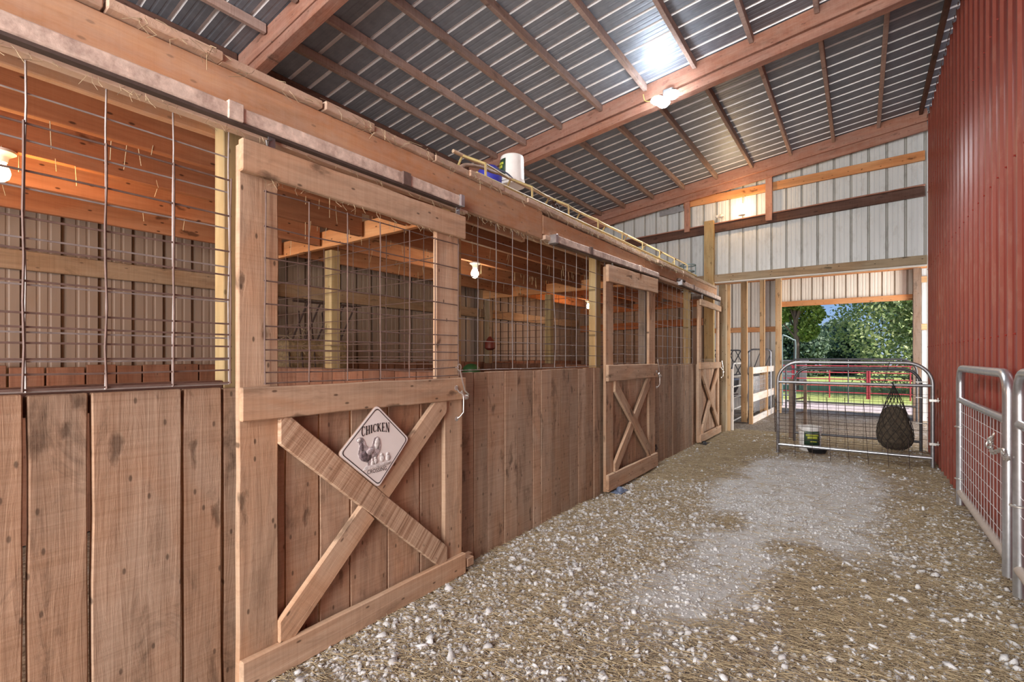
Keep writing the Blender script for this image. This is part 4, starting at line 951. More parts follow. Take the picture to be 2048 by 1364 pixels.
def smoothpts(p, n=6):
    out = []; P = [Vector(q) for q in p]
    for i in range(len(P) - 1):
        p0 = P[max(i - 1, 0)]; p1 = P[i]; p2 = P[i + 1]; p3 = P[min(i + 2, len(P) - 1)]
        for k in range(n):
            t = k / n; out.append(0.5 * ((2 * p1) + (-p0 + p2) * t + (2 * p0 - 5 * p1 + 4 * p2 - p3) * t * t + (-p0 + 3 * p1 - 3 * p2 + p3) * t ** 3))
    out.append(P[-1]); return out
m.tube(smoothpts(pts), 0.014, 8)
tag(m.build('hose', M['rope']), 'loop of dusty brown hose curling over the near end of the mast', 'hose')
m = MB(); m.tube(smoothpts([(-2.40, 2.85, 2.87), (-2.45, 3.02, 2.93), (-2.42, 3.25, 2.95), (-2.40, 3.36, 2.90)]), 0.008, 6)
tag(m.build('cable', M['bluegrey']), 'thin grey cable arching over the blue tub', 'cable')
# clamp clutter on the mast
m = MB()
for i in range(9):
    a = Vector((-2.36 + random.uniform(-.01, .01), 3.95 + 0.018 * (i - 4), 2.86 + random.uniform(-.008, .008))); m.tube([a, a + Vector((random.uniform(-.06, .06), random.uniform(-.06, .06), random.uniform(-.08, .03)))], 0.010, 6)
tag(m.build('clamp', M['rust_dark']), 'rusty clamp fittings caught on the yellow mast past the bucket', 'clamp')

# ------------------------------------------------------------------ lights
def led_light():
    t = thing('work_light', (-1.84, 5.70, 4.40), 'bright three-headed LED light fixed to the middle rafter', 'light')
    m = MB(); m.box((-1.90, 5.66, 4.46), (-1.78, 5.735, 4.56)); m.tube([(-1.84, 5.69, 4.47), (-1.84, 5.69, 4.41)], 0.02, 10); m.build('housing', M['galv_dull'], t, bevel=0.01)
    for (dx, dy, dz) in ((-0.09, -0.12, -0.02), (0.09, -0.12, -0.01), (-0.01, -0.15, -0.09)):
        m = MB(); c = Vector((-1.84 + dx, 5.69 + dy, 4.42 + dz)); n = 14; vs = []; fs = []
        for (r, h) in ((0.0, -0.045), (0.045, -0.035), (0.078, 0), (0.065, 0.025), (0.03, 0.04)):
            for k in range(n): a = 2 * PI * k / n; vs.append(c + Vector((r * math.cos(a), r * math.sin(a), h)))
        for i in range(4):
            for k in range(n): k2 = (k + 1) % n; fs.append((i * n + k, i * n + k2, (i + 1) * n + k2, (i + 1) * n + k))
        m.add(vs, fs, smooth=True); m.build('lamp_head', M['glow_cool'], t)
    m = MB(); m.tube(smoothpts([(-1.90, 5.70, 4.50), (-2.05, 5.72, 4.50), (-2.13, 5.71, 4.52), (-2.15, 5.70, 4.60)]), 0.005, 6); m.build('power_cord', M['cord'], t, label='yellow power cord')
    l = lamp('work_light_lamp', 'SPOT', (-1.84, 5.50, 4.24), 230, (0.93, 0.965, 1.0), radius=0.08); l.data.spot_size = math.radians(165); l.data.spot_blend = 0.6
    lamp('work_light_glow', 'POINT', (-1.84, 5.40, 4.18), 2.5, (0.93, 0.965, 1.0), radius=0.08)
led_light()
def bulb(c, label, glow, energy, color, up=False, off=0.0, name='light_bulb', k=1.0):
    t = thing(name, c, label, 'light bulb'); s = 1 if up else -1
    m = MB(); m.lathe(c, [(0.055, 0), (0.055, s * 0.012), (0.03, s * 0.03), (0.024, s * 0.055)][::s], 20); hd = m.build('lamp_holder', M['porcelain'], t)
    m = MB(); m.lathe(c, [(q[0] * k, s * (0.05 + (q[1] - 0.05) * k)) for q in ((0.014, .05), (0.02, .062), (0.032, .085), (0.036, .105), (0.030, .128), (0.015, .142), (0.002, .146))][::s], 18); m.build('glass_bulb', glow, hd)
    if energy: lamp('bulb_lamp', 'POINT', (c[0], c[1] + off, c[2] + s * 0.20), energy, color, radius=0.05)
bulb((-3.22, 0.42, 2.355), 'glowing orange bulb under the joists at the left edge, in the nearest stall', M['glow_orange'], 15, (1.0, 0.46, 0.13))
bulb((-3.22, 3.80, 2.37), 'lit white bulb hanging from a joist of the middle stall', M['glow_warm'], 9, (1.0, 0.84, 0.62), k=1.15)
bulb((-3.80, 7.5, 2.375), 'warm bulb under the joists of the farthest stall', M['glow_orange'], 15, (1.0, 0.46, 0.13))
bulb((-1.735, 9.44, 3.945), 'lit warm bulb standing on the dark girt of the end wall', M['glow_warm'], 11, (1.0, 0.60, 0.28), up=True, off=-0.40, k=1.65)
t = thing('light_bulb', (-2.12, 9.42, 3.97), 'unlit clear bulb lying on the dark girt beside the corner post', 'light bulb')
m = MB(); m.lathe((-2.18, 9.42, 3.985), [(0.012, 0), (0.03, 0.02), (0.03, 0.05)], 12, 'X'); m.build('lamp_holder', M['porcelain'], t)
m = MB(); m.lathe((-2.18, 9.42, 3.985), [(0.016, 0.05), (0.03, 0.075), (0.038, 0.10), (0.03, 0.13), (0.004, 0.145)], 14, 'X'); m.build('glass_bulb', M['bulb_off'], t)
m = MB(); m.lathe((-2.138, 7.0, 2.50), [(0.03, 0), (0.03, 0.05), (0.018, 0.06)], 12, 'X'); m.tube([(-2.08, 7.02, 2.50), (-2.06, 7.09, 2.49)], 0.02, 8)
tag(m.build('flood_lamp', M['rust_dark']), 'small dark fitting on the pale beam at the near end of the farthest track', 'fitting')

# ------------------------------------------------------------------ things inside the stalls
m = MB(); m.tube(smoothpts([(-4.42, 5.56, 2.375), (-4.43, 5.56, 2.1), (-4.41, 5.57, 1.85), (-4.42, 5.56, 1.66)]), 0.006, 6); m.tube(smoothpts([(-4.55, 5.56, 2.2), (-4.49, 5.56, 2.0), (-4.42, 5.56, 1.85)]), 0.004, 5)
hang = thing('hanging_feeder', (-4.42, 5.56, 1.5), 'dark red feeder hanging on a rope in the middle stall', 'feeder')
m.build('rope', M['rope'], hang)
m = MB(); m.lathe((-4.42, 5.56, 1.50), [(0.04, 0), (0.08, 0.03), (0.08, 0.12), (0.05, 0.16), (0.02, 0.20)], 10); m.build('body', M['redthing'], hang)
m = MB(); m.lathe((-4.3, 5.0, 1.09), [(0.02, 0), (0.10, 0.03), (0.13, 0.10), (0.11, 0.17), (0.06, 0.21), (0.01, 0.22)], 18); m.box((-4.55, 4.8, -0.03), (-4.05, 5.2, 1.09), mi=1)
tag(m.build('play_ball', [M['green_ball'], M['pallet']]), 'green ball on a dark block in the middle stall', 'ball')
hf = thing('hay_rack', (-4.7, 2.95, 0.9), 'dark slanted hay rack full of hay in the corner of the middle stall', 'hay rack')
m = MB()
for i in range(5):
    y = 2.65 + i * 0.14; m.tube([(-4.95, y, 1.2), (-4.55, y + .1, 1.95)], 0.010, 6); m.tube([(-4.95, y + .1, 1.9), (-4.6, y - .05, 1.2)], 0.008, 6)
m.tube([(-4.95, 2.6, 1.2), (-4.95, 3.3, 1.2)], 0.012, 6); m.tube([(-4.56, 2.6, 1.96), (-4.56, 3.4, 1.96)], 0.012, 6); m.build('bars', M['rust_dark'], hf)
m = MB(); vs = []; n = 40
for i in range(n):
    a = random.uniform(0, 2 * PI); c0 = Vector((-4.85 + random.uniform(-.1, .15), 2.9 + random.uniform(-.3, .35), 1.45 + random.uniform(-.35, .25)))
    for j in range(14):
        e = Vector((random.uniform(-.1, .1), random.uniform(-.12, .12), random.uniform(-.12, .08))); m.tube([c0, c0 + e], 0.0016, 3)
m.build('hay', M['straw'], hf, kind='stuff')
m = MB(); m.box((-5.0, 2.62, 1.05), (-4.72, 3.35, 1.58)); o = m.build('hay_bale', M['haybale'], hf, bevel=0.03)

# ------------------------------------------------------------------ gates
def chain(m, pts, r=0.005, ln=0.032):
    P = smoothpts(pts, 8); d = 0; last = P[0]; k = 0
    for p in P[1:]:
        while (p - last).length > ln:
            t = (p - last).normalized(); c = last + t * ln / 2; last = last + t * ln
            u = t.cross(Vector((0.3, 0.2, 1))).normalized(); w = t.cross(u)
            s = u if k % 2 else w; k += 1
            m.tube([c + t * (ln * .68 * math.cos(a)) + s * (ln * .36 * math.sin(a)) for a in np.linspace(0, 2 * PI, 9)[:-1]], r, 5, closed=True)
def gate(name, label, P, w, h, rb, pipe, r, top2, bot, legs=0.0, sq=(0.10, 0.05), mesh=None, stays=(), meshz=None, wr=0.0016, leg_ext=0.0, botmat=None):
    """P(u,z): u 0..w along the gate"""
    c0 = P(w / 2, 0); g = thing(name, (c0[0], c0[1], 0), label, 'gate')
    m = MB(); pts = [P(0, legs)]
    for i in range(9):
        a = PI - i * PI / 16; pts.append(P(rb + rb * math.cos(a), h - rb + rb * math.sin(a)))
    for i in range(9):
        a = PI / 2 - i * PI / 16; pts.append(P(w - rb + rb * math.cos(a), h - rb + rb * math.sin(a)))
    pts.append(P(w, legs - leg_ext))
    m.tube(pts, r, 12); m.build('frame', M[pipe], g)
    m = MB(); m.tube([P(0, top2), P(w, top2)], r * 0.88, 10); m.build('rail', M[pipe], g)
    m = MB(); m.tube([P(0, bot), P(w, bot)], r * 0.95, 10); m.build('rail', M[botmat or pipe], g)
    for s_ in stays:
        m = MB(); m.tube([P(s_, bot), P(s_, h)], r * 0.6, 8); m.build('stay', M[pipe], g)
    if mesh:
        m = MB(); z = bot; nz = int((top2 - bot) / sq[1]); nu = int(w / sq[0])
        for k in range(1, nz): m.tube([P(0.0, bot + (top2 - bot) * k / nz), P(w, bot + (top2 - bot) * k / nz)], wr, 4)
        for k in range(1, nu): m.tube([P(w * k / nu, bot), P(w * k / nu, top2)], wr, 4)
        m.build('wire_mesh', M[mesh], g)
    return g
# front gate across the aisle
gx0, gx1, gy = -0.99, 0.735, 8.04
fg = gate('pipe_gate', 'front galvanised pipe gate standing across the aisle, hay net hung on it', lambda u, z: (gx0 + u, gy + 0.012 * u, z), gx1 - gx0, 1.325, 0.27, 'galv_dull', 0.022, 1.035, 0.12, legs=0.0, mesh='rust_dark', sq=(0.10, 0.105), wr=0.0020, botmat='galv')  # backlit darkening painted in: duller pipe on frame, brighter bottom rail
for z in (0.85, 0.30):
    m = MB(); m.tube([(gx1 - .03, gy + .02, z), (gx1 + .065, gy + .02, z)], 0.009, 6); m.box((gx1 - .035, gy - .01, z - .015), (gx1 + .035, gy + .05, z + .015)); m.tube([(gx1 + .05, gy + .02, z - .02), (gx1 + .05, gy + .02, z + .035)], 0.007, 6); m.build('hinge', M['steel'], fg)
m = MB(); chain(m, [(gx0 - 0.035, gy - .02, 0.80), (gx0 - 0.035, gy - .02, 0.55), (gx0 - 0.03, gy - .02, 0.28)], 0.0035, 0.025); tag(m.build('chain', M['rust_dark']), 'dark chain hanging down the free end of the front gate', 'chain')
m = MB(); chain(m, [(gx0 + 0.55, 9.5, 0.9), (gx0 + 0.56, 9.5, 0.72), (gx0 + 0.55, 9.5, 0.5)][0:0] or [(-0.90, 9.25, 0.96), (-0.89, 9.25, 0.75), (-0.90, 9.25, 0.50)], 0.0035, 0.025); tag(m.build('chain', M['rust_dark']), 'dark chain hanging at the free end of the second gate', 'chain')
# second gate behind it
sg = gate('pipe_gate', 'dark second pipe gate standing just behind the front one', lambda u, z: (-0.90 + u, 9.28 + 0.04 * u, z), 1.62, 1.225, 0.24, 'pipe_dark', 0.020, 0.97, 0.14, mesh='rust_dark', sq=(0.2, 0.15), wr=0.0022)
for z in (1.03, 0.80, 0.42):
    m = MB(); m.tube([(0.66, 9.32, z), (0.79, 9.32, z)], 0.009, 6); m.build('hinge', M['steel'], sg)
# side post holding the second gate
m = MB(); m.board((-0.98, 9.62, 0), (-0.98, 9.62, 1.02), 0.07, 0.05, (0, 1, 0)); m.board((-0.78, 9.7, 0), (-0.78, 9.7, 1.0), 0.05, 0.04, (0, 1, 0))
for z in (0.15, 0.4, 0.65, 0.9): m.board((-0.98, 9.64, z), (-0.76, 9.72, z + 0.06), 0.03, 0.02, (0, 1, 0))
tag(m.build('wooden_rack', M['dirtywood'], bevel=0.003), 'grey slatted wooden ladder-like rack behind the free ends of the gates', 'rack')
# far gate in the doorway
gate('pipe_gate', 'farthest pipe gate closing the wide sunlit doorway', lambda u, z: (-1.50 + u, 13.62, z), 2.48, 1.35, 0.28, 'pipe_dark', 0.020, 1.10, 0.32, mesh='rust_dark', sq=(0.16, 0.15), stays=(1.26,), wr=0.0018)
# loose rusty wire panel leaning on the front gate
m = MB()
us = [-0.975 + 0.207 * k for k in range(8)]
for i, u in enumerate(us):
    m.tube([(u + 0.02, 7.80, -0.005), (u + 0.01 * math.sin(i), 7.87, 0.45), (u - 0.035, 7.97, 0.84)], 0.0034, 5)
for z in (0.07, 0.15, 0.235, 0.325, 0.42, 0.52, 0.62, 0.74):
    m.tube([(us[0] - .01, 7.80 + .2 * z, z), (0, 7.805 + .2 * z, z + random.uniform(-.006, .006)), (us[-1] + .02, 7.80 + .2 * z, z)], 0.003, 5)
tag(m.build('wire_panel', M['rust_dark']), 'loose dark rusty wire panel leaning against the front gate, spikes on the ground', 'wire panel')
# hay net
hn = thing('hay_net', (0.33, 7.96, 0.2), 'dark full hay net hanging on the front gate', 'hay net')
def netr(z):   # teardrop profile
    pr = [(1.03, 0.008), (0.95, 0.035), (0.85, 0.075), (0.75, 0.105), (0.62, 0.145), (0.50, 0.178), (0.40, 0.188), (0.32, 0.178), (0.25, 0.14), (0.21, 0.08)]
    for (a, ra), (b, rb_) in zip(pr[:-1], pr[1:]):
        if a >= z >= b: return ra + (rb_ - ra) * (a - z) / (a - b)
    return 0.05
m = MB(); n = 30; zs = [0.76 - 0.55 * i / 16 for i in range(17)]; vs = []; fs = []
for i, z in enumerate(zs):
    for k in range(n):
        a = 2 * PI * k / n; r = netr(z) * (0.97 + 0.06 * math.sin(5 * a + 9 * z) + random.uniform(-.03, .03)) if i else netr(z) * 0.5
        vs.append((0.345 + r * math.cos(a) + 0.02 * (0.8 - z), 7.92 + 0.62 * r * math.sin(a), z))
for i in range(16):
    for k in range(n): k2 = (k + 1) % n; fs.append((i * n + k, (i + 1) * n + k, (i + 1) * n + k2, i * n + k2))
fs += [tuple(range(n)), tuple(16 * n + k for k in range(n))[::-1]]
m.add(vs, fs); m.build('hay', M['haynet'], hn)
m = MB()
for s_ in (1, -1):
    for k in range(14):
        pts = []
        for i in range(19):
            z = 1.03 - 0.82 * i / 18; a = 2 * PI * k / 14 + s_ * i * 0.16; r = netr(z) * 1.03 + 0.002
            pts.append((0.345 + r * math.cos(a) + 0.02 * (0.8 - z), 7.92 + 0.62 * r * math.sin(a), z))
        m.tube(pts, 0.0028, 4)
m.tube([(0.345, 7.92, 1.02), (0.33, 7.99, 1.07), (0.34, 8.06, 1.03)], 0.006, 6)
m.tube([(0.25, 8.0, 1.06), (0.27, 8.02, 1.2), (0.30, 8.0, 1.33)], 0.004, 5)
m.build('net', M['net'], hn)
m = MB()
for i in range(60):
    a = random.uniform(0, 2 * PI); z = random.uniform(0.22, 0.8); r = netr(z); c0 = Vector((0.345 + r * math.cos(a), 7.92 + .62 * r * math.sin(a), z))
    m.tube([c0, c0 + Vector((random.uniform(-.05, .05), random.uniform(-.04, .02), random.uniform(-.04, .03)))], 0.0014, 3)
m.build('loose_stalks', M['haynet'], hn, kind='stuff')
bucket((-0.62, 8.45, 0.0), 0.15, 0.37, 'white bucket with dark green and yellow label standing behind the front gate', False, ang0=math.radians(-72))
m = MB(); m.lathe((-0.52, 8.30, -0.005), [(0.10, 0), (0.13, 0.07), (0.14, 0.075), (0.135, 0.085), (0.12, 0.08), (0.09, 0.02)], 22)
tag(m.build('feed_pan', M['black']), 'black rubber feed pan on the ground under the front gate', 'feed pan')

# gates along the red wall
rg = gate('mesh_gate', 'galvanised mesh gate standing along the red wall', lambda u, z: (0.715, 5.80 - u, z), 1.73, 1.30, 0.13, 'galv', 0.030, 1.02, 0.20, legs=0.09, mesh='meshwire', sq=(0.10, 0.10), wr=0.0022, leg_ext=0.0, botmat='pipe_tan')
for z in (0.78, 0.32):
    m = MB(); m.tube([(0.715, 5.84, z), (0.715, 5.90, z)], 0.008, 6); m.tube([(0.715 + .036 * math.cos(a), 5.80 + .036 * math.sin(a), z) for a in np.linspace(0, 2 * PI, 13)[:-1]], 0.007, 6, closed=True); m.build('clamp', M['steel'], rg)
rg2 = gate('mesh_gate', 'second galvanised mesh gate along the red wall, at the right picture edge', lambda u, z: (0.725, 3.88 - u, z), 1.75, 1.31, 0.13, 'galv', 0.030, 1.02, 0.20, legs=0.05, mesh='meshwire', sq=(0.10, 0.10), wr=0.0022, botmat='pipe_tan')
m = MB(); m.tube([(0.725 + .038 * math.cos(a), 3.88 + .038 * math.sin(a), 0.56) for a in np.linspace(0, 2 * PI, 13)[:-1]], 0.007, 6, closed=True); m.build('clamp', M['steel'], rg2)
m = MB(); chain(m, [(0.69, 4.42, 0.86), (0.67, 4.25, 0.80), (0.675, 4.10, 0.83), (0.68, 4.03, 0.85), (0.68, 3.96, 0.81), (0.68, 3.85, 0.83)], 0.0055, 0.034)
chain(m, [(0.70, 4.38, 0.90), (0.68, 4.42, 0.82), (0.68, 4.34, 0.80)], 0.0055, 0.034)
tag(m.build('chain', M['steel']), 'galvanised chain tying the two mesh gates by the red wall', 'chain')

# ------------------------------------------------------------------ passage: fence, studs, small gate, feeders
fn = thing('board_fence', (-1.9, 12.4, 0), 'pale board and wire fence panel along the left of the passage', 'fence')
for (za, zb) in ((1.045, 1.18), (0.45, 0.62), (-0.01, 0.13)):
    m = MB(); m.board((-1.865, 11.2, (za + zb) / 2), (-1.80, 13.85, (za + zb) / 2), zb - za, 0.03, (1, 0, 0), rough=0.001); m.build('board', M['whitewood'], fn)
for y in (11.18, 12.9):
    m = MB(); m.board((-1.875 + (y - 11.2) * .024, y, -0.02), (-1.875 + (y - 11.2) * .024, y, 1.19), 0.075, 0.07, (1, 0, 0)); m.build('post', M['pine'], fn)
m = MB()
wire_mesh(m, [11.3 + .14 * k for k in range(18)], [0.2, 0.3, 0.4, 0.68, 0.78, 0.88, 0.98], lambda u, v, o: (-1.885 + (u - 11.2) * .024, u, v), 0.003); m.build('wire_panel', M['galv'], fn)
for (x, y, w, lab, mt) in ((-2.06, 11.42, 0.10, 'pine stud beside the small white gate in the passage', 'pine'), (-1.95, 13.05, 0.085, 'pine stud standing behind the pale fence in the passage', 'pine')):
    m = MB(); m.board((x, y, -0.02), (x, y, 3.6), w, 0.05, (0, 1, 0)); m.board((x + w / 2 + 0.012, y, -0.02), (x + w / 2 + 0.012, y, 3.6), 0.022, 0.06, (0, 1, 0)); tag(m.build('stud_post', M[mt], bevel=0.003), lab, 'post')
m = MB(); m.board((-2.02, 9.93, 0.0), (-2.02, 9.93, 1.17), 0.10, 0.04, (0, 1, 0)); tag(m.build('fence_board', M['whitewood'], bevel=0.003), 'short pale upright board beside the jamb post of the passage', 'board')
gate('small_gate', 'small white pipe gate between the jamb and the pine stud', lambda u, z: (-2.22 + 0.0 * u, 11.12 + u, z), 1.10, 1.26, 0.15, 'trim_white', 0.018, 0.98, 0.03, legs=0.0)
o = [x for x in bpy.data.objects if x.name.startswith('small_gate')][0]
for z in (0.28, 0.52, 0.76):
    m = MB(); m.tube([(-2.22, 11.12, z), (-2.22, 12.22, z)], 0.017, 8); m.build('rail', M['trim_white'], o)
m = MB(); m.tube([(-2.10, 11.05, 0.62), (-2.22, 11.12, 0.60)], 0.012, 6); m.build('latch', M['rust'], o)
def feeder(x0, x1, y, zt, label, cross):
    g = thing('hay_feeder', ((x0 + x1) / 2, y, 0), label, 'feeder'); w = x1 - x0
    m = MB(); rb_ = 0.09; pts = [(x0, y, 0)]
    for i in range(7): a = PI - i * PI / 12; pts.append((x0 + rb_ + rb_ * math.cos(a), y, zt - rb_ + rb_ * math.sin(a)))
    for i in range(7): a = PI / 2 - i * PI / 12; pts.append((x1 - rb_ + rb_ * math.cos(a), y, zt - rb_ + rb_ * math.sin(a)))
    pts.append((x1, y, 0)); m.tube(pts, 0.019, 8)
    m.tube([(x0, y, 0.95), (x1, y, 0.95)], 0.016, 8); m.tube([(x0, y, 0.4), (x1, y, 0.4)], 0.016, 8); m.build('frame', M['galv_dull'], g)
    m = MB()
    n = int(w / 0.17)
    for k in range(n):
        a = x0 + w * (k + .2) / n; b = a + w / n * .9
        m.tube([(a, y, 0.95), (b if not cross else a + .3, y, zt - .02)], 0.011, 6)
        if cross: m.tube([(a + .3, y, 0.95), (a, y, zt - .02)], 0.011, 6)
    m.build('bars', M['pipe_dark'], g)
    return g
feeder(-2.28, -1.80, 13.35, 1.59, 'hay feeder with round top and slanted bars behind the pale fence', False)
feeder(-3.9, -2.42, 13.2, 1.57, 'hay feeder with crossed diamond bars at the left of the passage', True)
tr = thing('water_trough', (-2.7, 12.6, 0.0), 'black and blue-grey tub seen through the small white gate', 'tub')
m = MB(); m.lathe((-2.75, 12.6, 0.55), [(0.30, 0), (0.36, 0.12), (0.37, 0.30), (0.33, 0.30), (0.30, 0.06)], 22); m.build('basin', M['black'], tr)
m = MB(); m.lathe((-2.75, 12.6, 0.85), [(0.37, 0), (0.38, 0.03), (0.33, 0.03)], 22); m.build('rim', M['bluegrey'], tr)
m = MB()
for a in (0.5, 2.1, 3.7, 5.3): m.tube([(-2.75 + .25 * math.cos(a), 12.6 + .25 * math.sin(a), 0), (-2.75 + .25 * math.cos(a), 12.6 + .25 * math.sin(a), 0.57)], 0.02, 6)
m.build('stand', M['galv_dull'], tr)

# ------------------------------------------------------------------ outdoors
def red_panel(a, b, label, h=1.12, rails=5, group=None):
    a = Vector(a); b = Vector(b); g = thing('pipe_fence', tuple((a + b) / 2), label, 'fence panel', group)
    for p, rr in ((a, 0.03), (b, 0.03), ((a + b) / 2, 0.022)): MB().tube([p, p + Vector((0, 0, h))], rr, 6).build('upright', M['redpipe'], g)
    for k in range(rails): z = h - k * (h - 0.2) / (rails - 1); MB().tube([a + Vector((0, 0, z)), b + Vector((0, 0, z))], 0.018, 6).build('rail', M['redpipe'], g)
ys = 20.3
xs_ = [-4.2, -2.0, 0.2, 2.4, 4.6]
labs = ['red pipe fence panel at the left end of the pasture fence', 'red pipe fence panel left of centre in the doorway view', 'red pipe fence panel right of centre in the doorway view', 'red pipe fence panel at the right end of the doorway view']
for i in range(4): red_panel((xs_[i] + .03, ys, -0.03), (xs_[i + 1] - .03, ys, -0.03), labs[i])
red_panel((-3.4, 16.2, -0.03), (-4.1, 20.0, -0.03), 'red pipe fence panel running away beside the doorway, on the left', h=1.5, rails=6)
gt = thing('pipe_stanchion', (-2.0, 16, 0), 'tall weathered green pipe hoop standing left of the doorway', 'pipe hoop')
m = MB(); m.tube(smoothpts([(-1.86, 16.0, 0), (-1.86, 16.0, 1.2), (-1.86, 16.0, 1.95), (-1.80, 16.02, 2.02), (-1.60, 16.1, 1.90), (-1.54, 16.12, 1.82), (-1.54, 16.12, 1.2), (-1.54, 16.12, 0)]), 0.022, 8); m.build('frame', M['teal'], gt)
m = MB()
for z in (0.9, 0.6, 0.3): m.tube([(-1.86, 16.0, z), (-1.54, 16.12, z)], 0.016, 6)
m.build('rail', M['teal'], gt)
# ------------------------------------------------------------------ trees
def foliage(name, blobs, n, size, mat, parent=None, label=None, seed=1):
    r = np.random.default_rng(seed); B = np.array(blobs); wgt = B[:, 3] ** 2; idx = r.choice(len(B), n, p=wgt / wgt.sum())
    d = r.normal(size=(n, 3)); d /= np.linalg.norm(d, axis=1)[:, None]
    rad = B[idx, 3] * (0.55 + 0.5 * r.random(n) ** 0.6)
    c = B[idx, :3] + d * rad[:, None] * np.array([1, 1, 0.85])
    a = r.normal(size=(n, 3)); a /= np.linalg.norm(a, axis=1)[:, None]; b = np.cross(a, r.normal(size=(n, 3))); b /= np.linalg.norm(b, axis=1)[:, None]
    s = size * (0.6 + 0.8 * r.random(n))[:, None]
    fold = np.cross(a, b) * s * 0.25
    v = np.stack([c - a * s, c - b * s * .55 + fold, c + a * s, c + b * s * .55 + fold], 1).reshape(-1, 3)
    q = np.arange(n)[:, None] * 4; f = np.concatenate([q + np.array([[0, 1, 2]]), q + np.array([[0, 2, 3]])], 0)
    org = world_loc(parent) if parent is not None else Vector((0, 0, 0)); v = v - np.array(org)
    me = np_mesh(name, v, f); at = me.attributes.new('rnd', 'FLOAT', 'POINT')
    vals = np.repeat(r.random(n), 4)
    at.data.foreach_set('value', vals.astype(np.float32)); me.materials.append(mat)
    o = bpy.data.objects.new(name, me); COL.objects.link(o)
    if parent is not None: o.parent = parent
    return o
def tree(x, y, h, cr, mat, label, n, size, trunk_r=0.18, low=0.25, seed=1, nb=14, extra=None, name='broadleaf_tree'):
    t = thing(name, (x, y, -0.03), label, 'tree'); r = np.random.default_rng(seed)
    m = MB(); m.tube(smoothpts([(x, y, -0.1), (x + .05, y, h * .3), (x - .05, y + .1, h * .6), (x + .1, y, h * .9)], 4), trunk_r, 9, rads=[trunk_r * (1 - 0.75 * i / 12) for i in range(13)])
    bl = []
    for k in range(nb):
        a = r.random() * 2 * PI; q = r.random() ** 0.6; zz = h * (low + (0.95 - low) * r.random()); env = math.sin(min(1, max(0.12, (zz / h - low + .12) / (1.05 - low))) * PI) ** 0.6
        p = (x + cr * .75 * q * math.cos(a) * env, y + cr * .75 * q * math.sin(a) * env, zz); bl.append((*p, cr * r.uniform(.28, .45)))
        m.tube([(x, y, zz * 0.7), ((x + p[0]) / 2, (y + p[1]) / 2, zz * .88), p], trunk_r * .25, 5, rads=[trunk_r * .3, trunk_r * .2, trunk_r * .07])
    m.build('trunk', M['bark'], t)
    foliage('foliage', bl, n, size, M[mat], t, seed=seed)
    if extra: foliage('yellow_leaves', extra, 160, 0.10, M['leaf_y'], t, seed=5)
    return t
# direction helper: point at depth d seen in column u
tree(3.0, 24.5, 9.5, 4.6, 'leaf_a', 'large bright leafy tree filling the right of the doorway view', 70000, 0.075, 0.3, low=0.06, seed=3, nb=60, extra=[(-0.75, 22.6, 4.6, 0.22), (-0.5, 22.6, 4.75, 0.18)])
tree(-2.25, 23.5, 7.0, 1.55, 'leaf_b', 'mid green tree with a bare trunk at the left of the doorway view', 22000, 0.075, 0.14, low=0.30, seed=8, nb=18)
tree(-4.4, 42, 3.9, 2.8, 'leaf_c', 'dark distant tree standing behind the left tree', 12000, 0.15, 0.25, low=0.05, seed=12, nb=18)
tree(-1.3, 47, 3.8, 2.6, 'leaf_c', 'tall dark distant tree in the gap between the near trees', 12000, 0.15, 0.25, low=0.05, seed=13, nb=18)
tree(4.5, 44, 9.0, 4.0, 'leaf_c', 'dark distant tree behind the large bright tree', 9000, 0.20, 0.25, low=0.05, seed=14, nb=18)
tree(-11.5, 40, 8.0, 4.0, 'leaf_c', 'dark distant tree at the far left of the field', 7000, 0.24, 0.25, low=0.05, seed=15, nb=16)
sh = MB(); sh.box((-9.0, 33.0, -0.03), (-2.6, 33.3, 1.15)); sh.box((-9.1, 32.9, 1.15), (-2.5, 33.4, 1.22))
tag(sh.build('low_shed', M['greypaint']), 'low grey shed at the far edge of the pasture', 'shed')

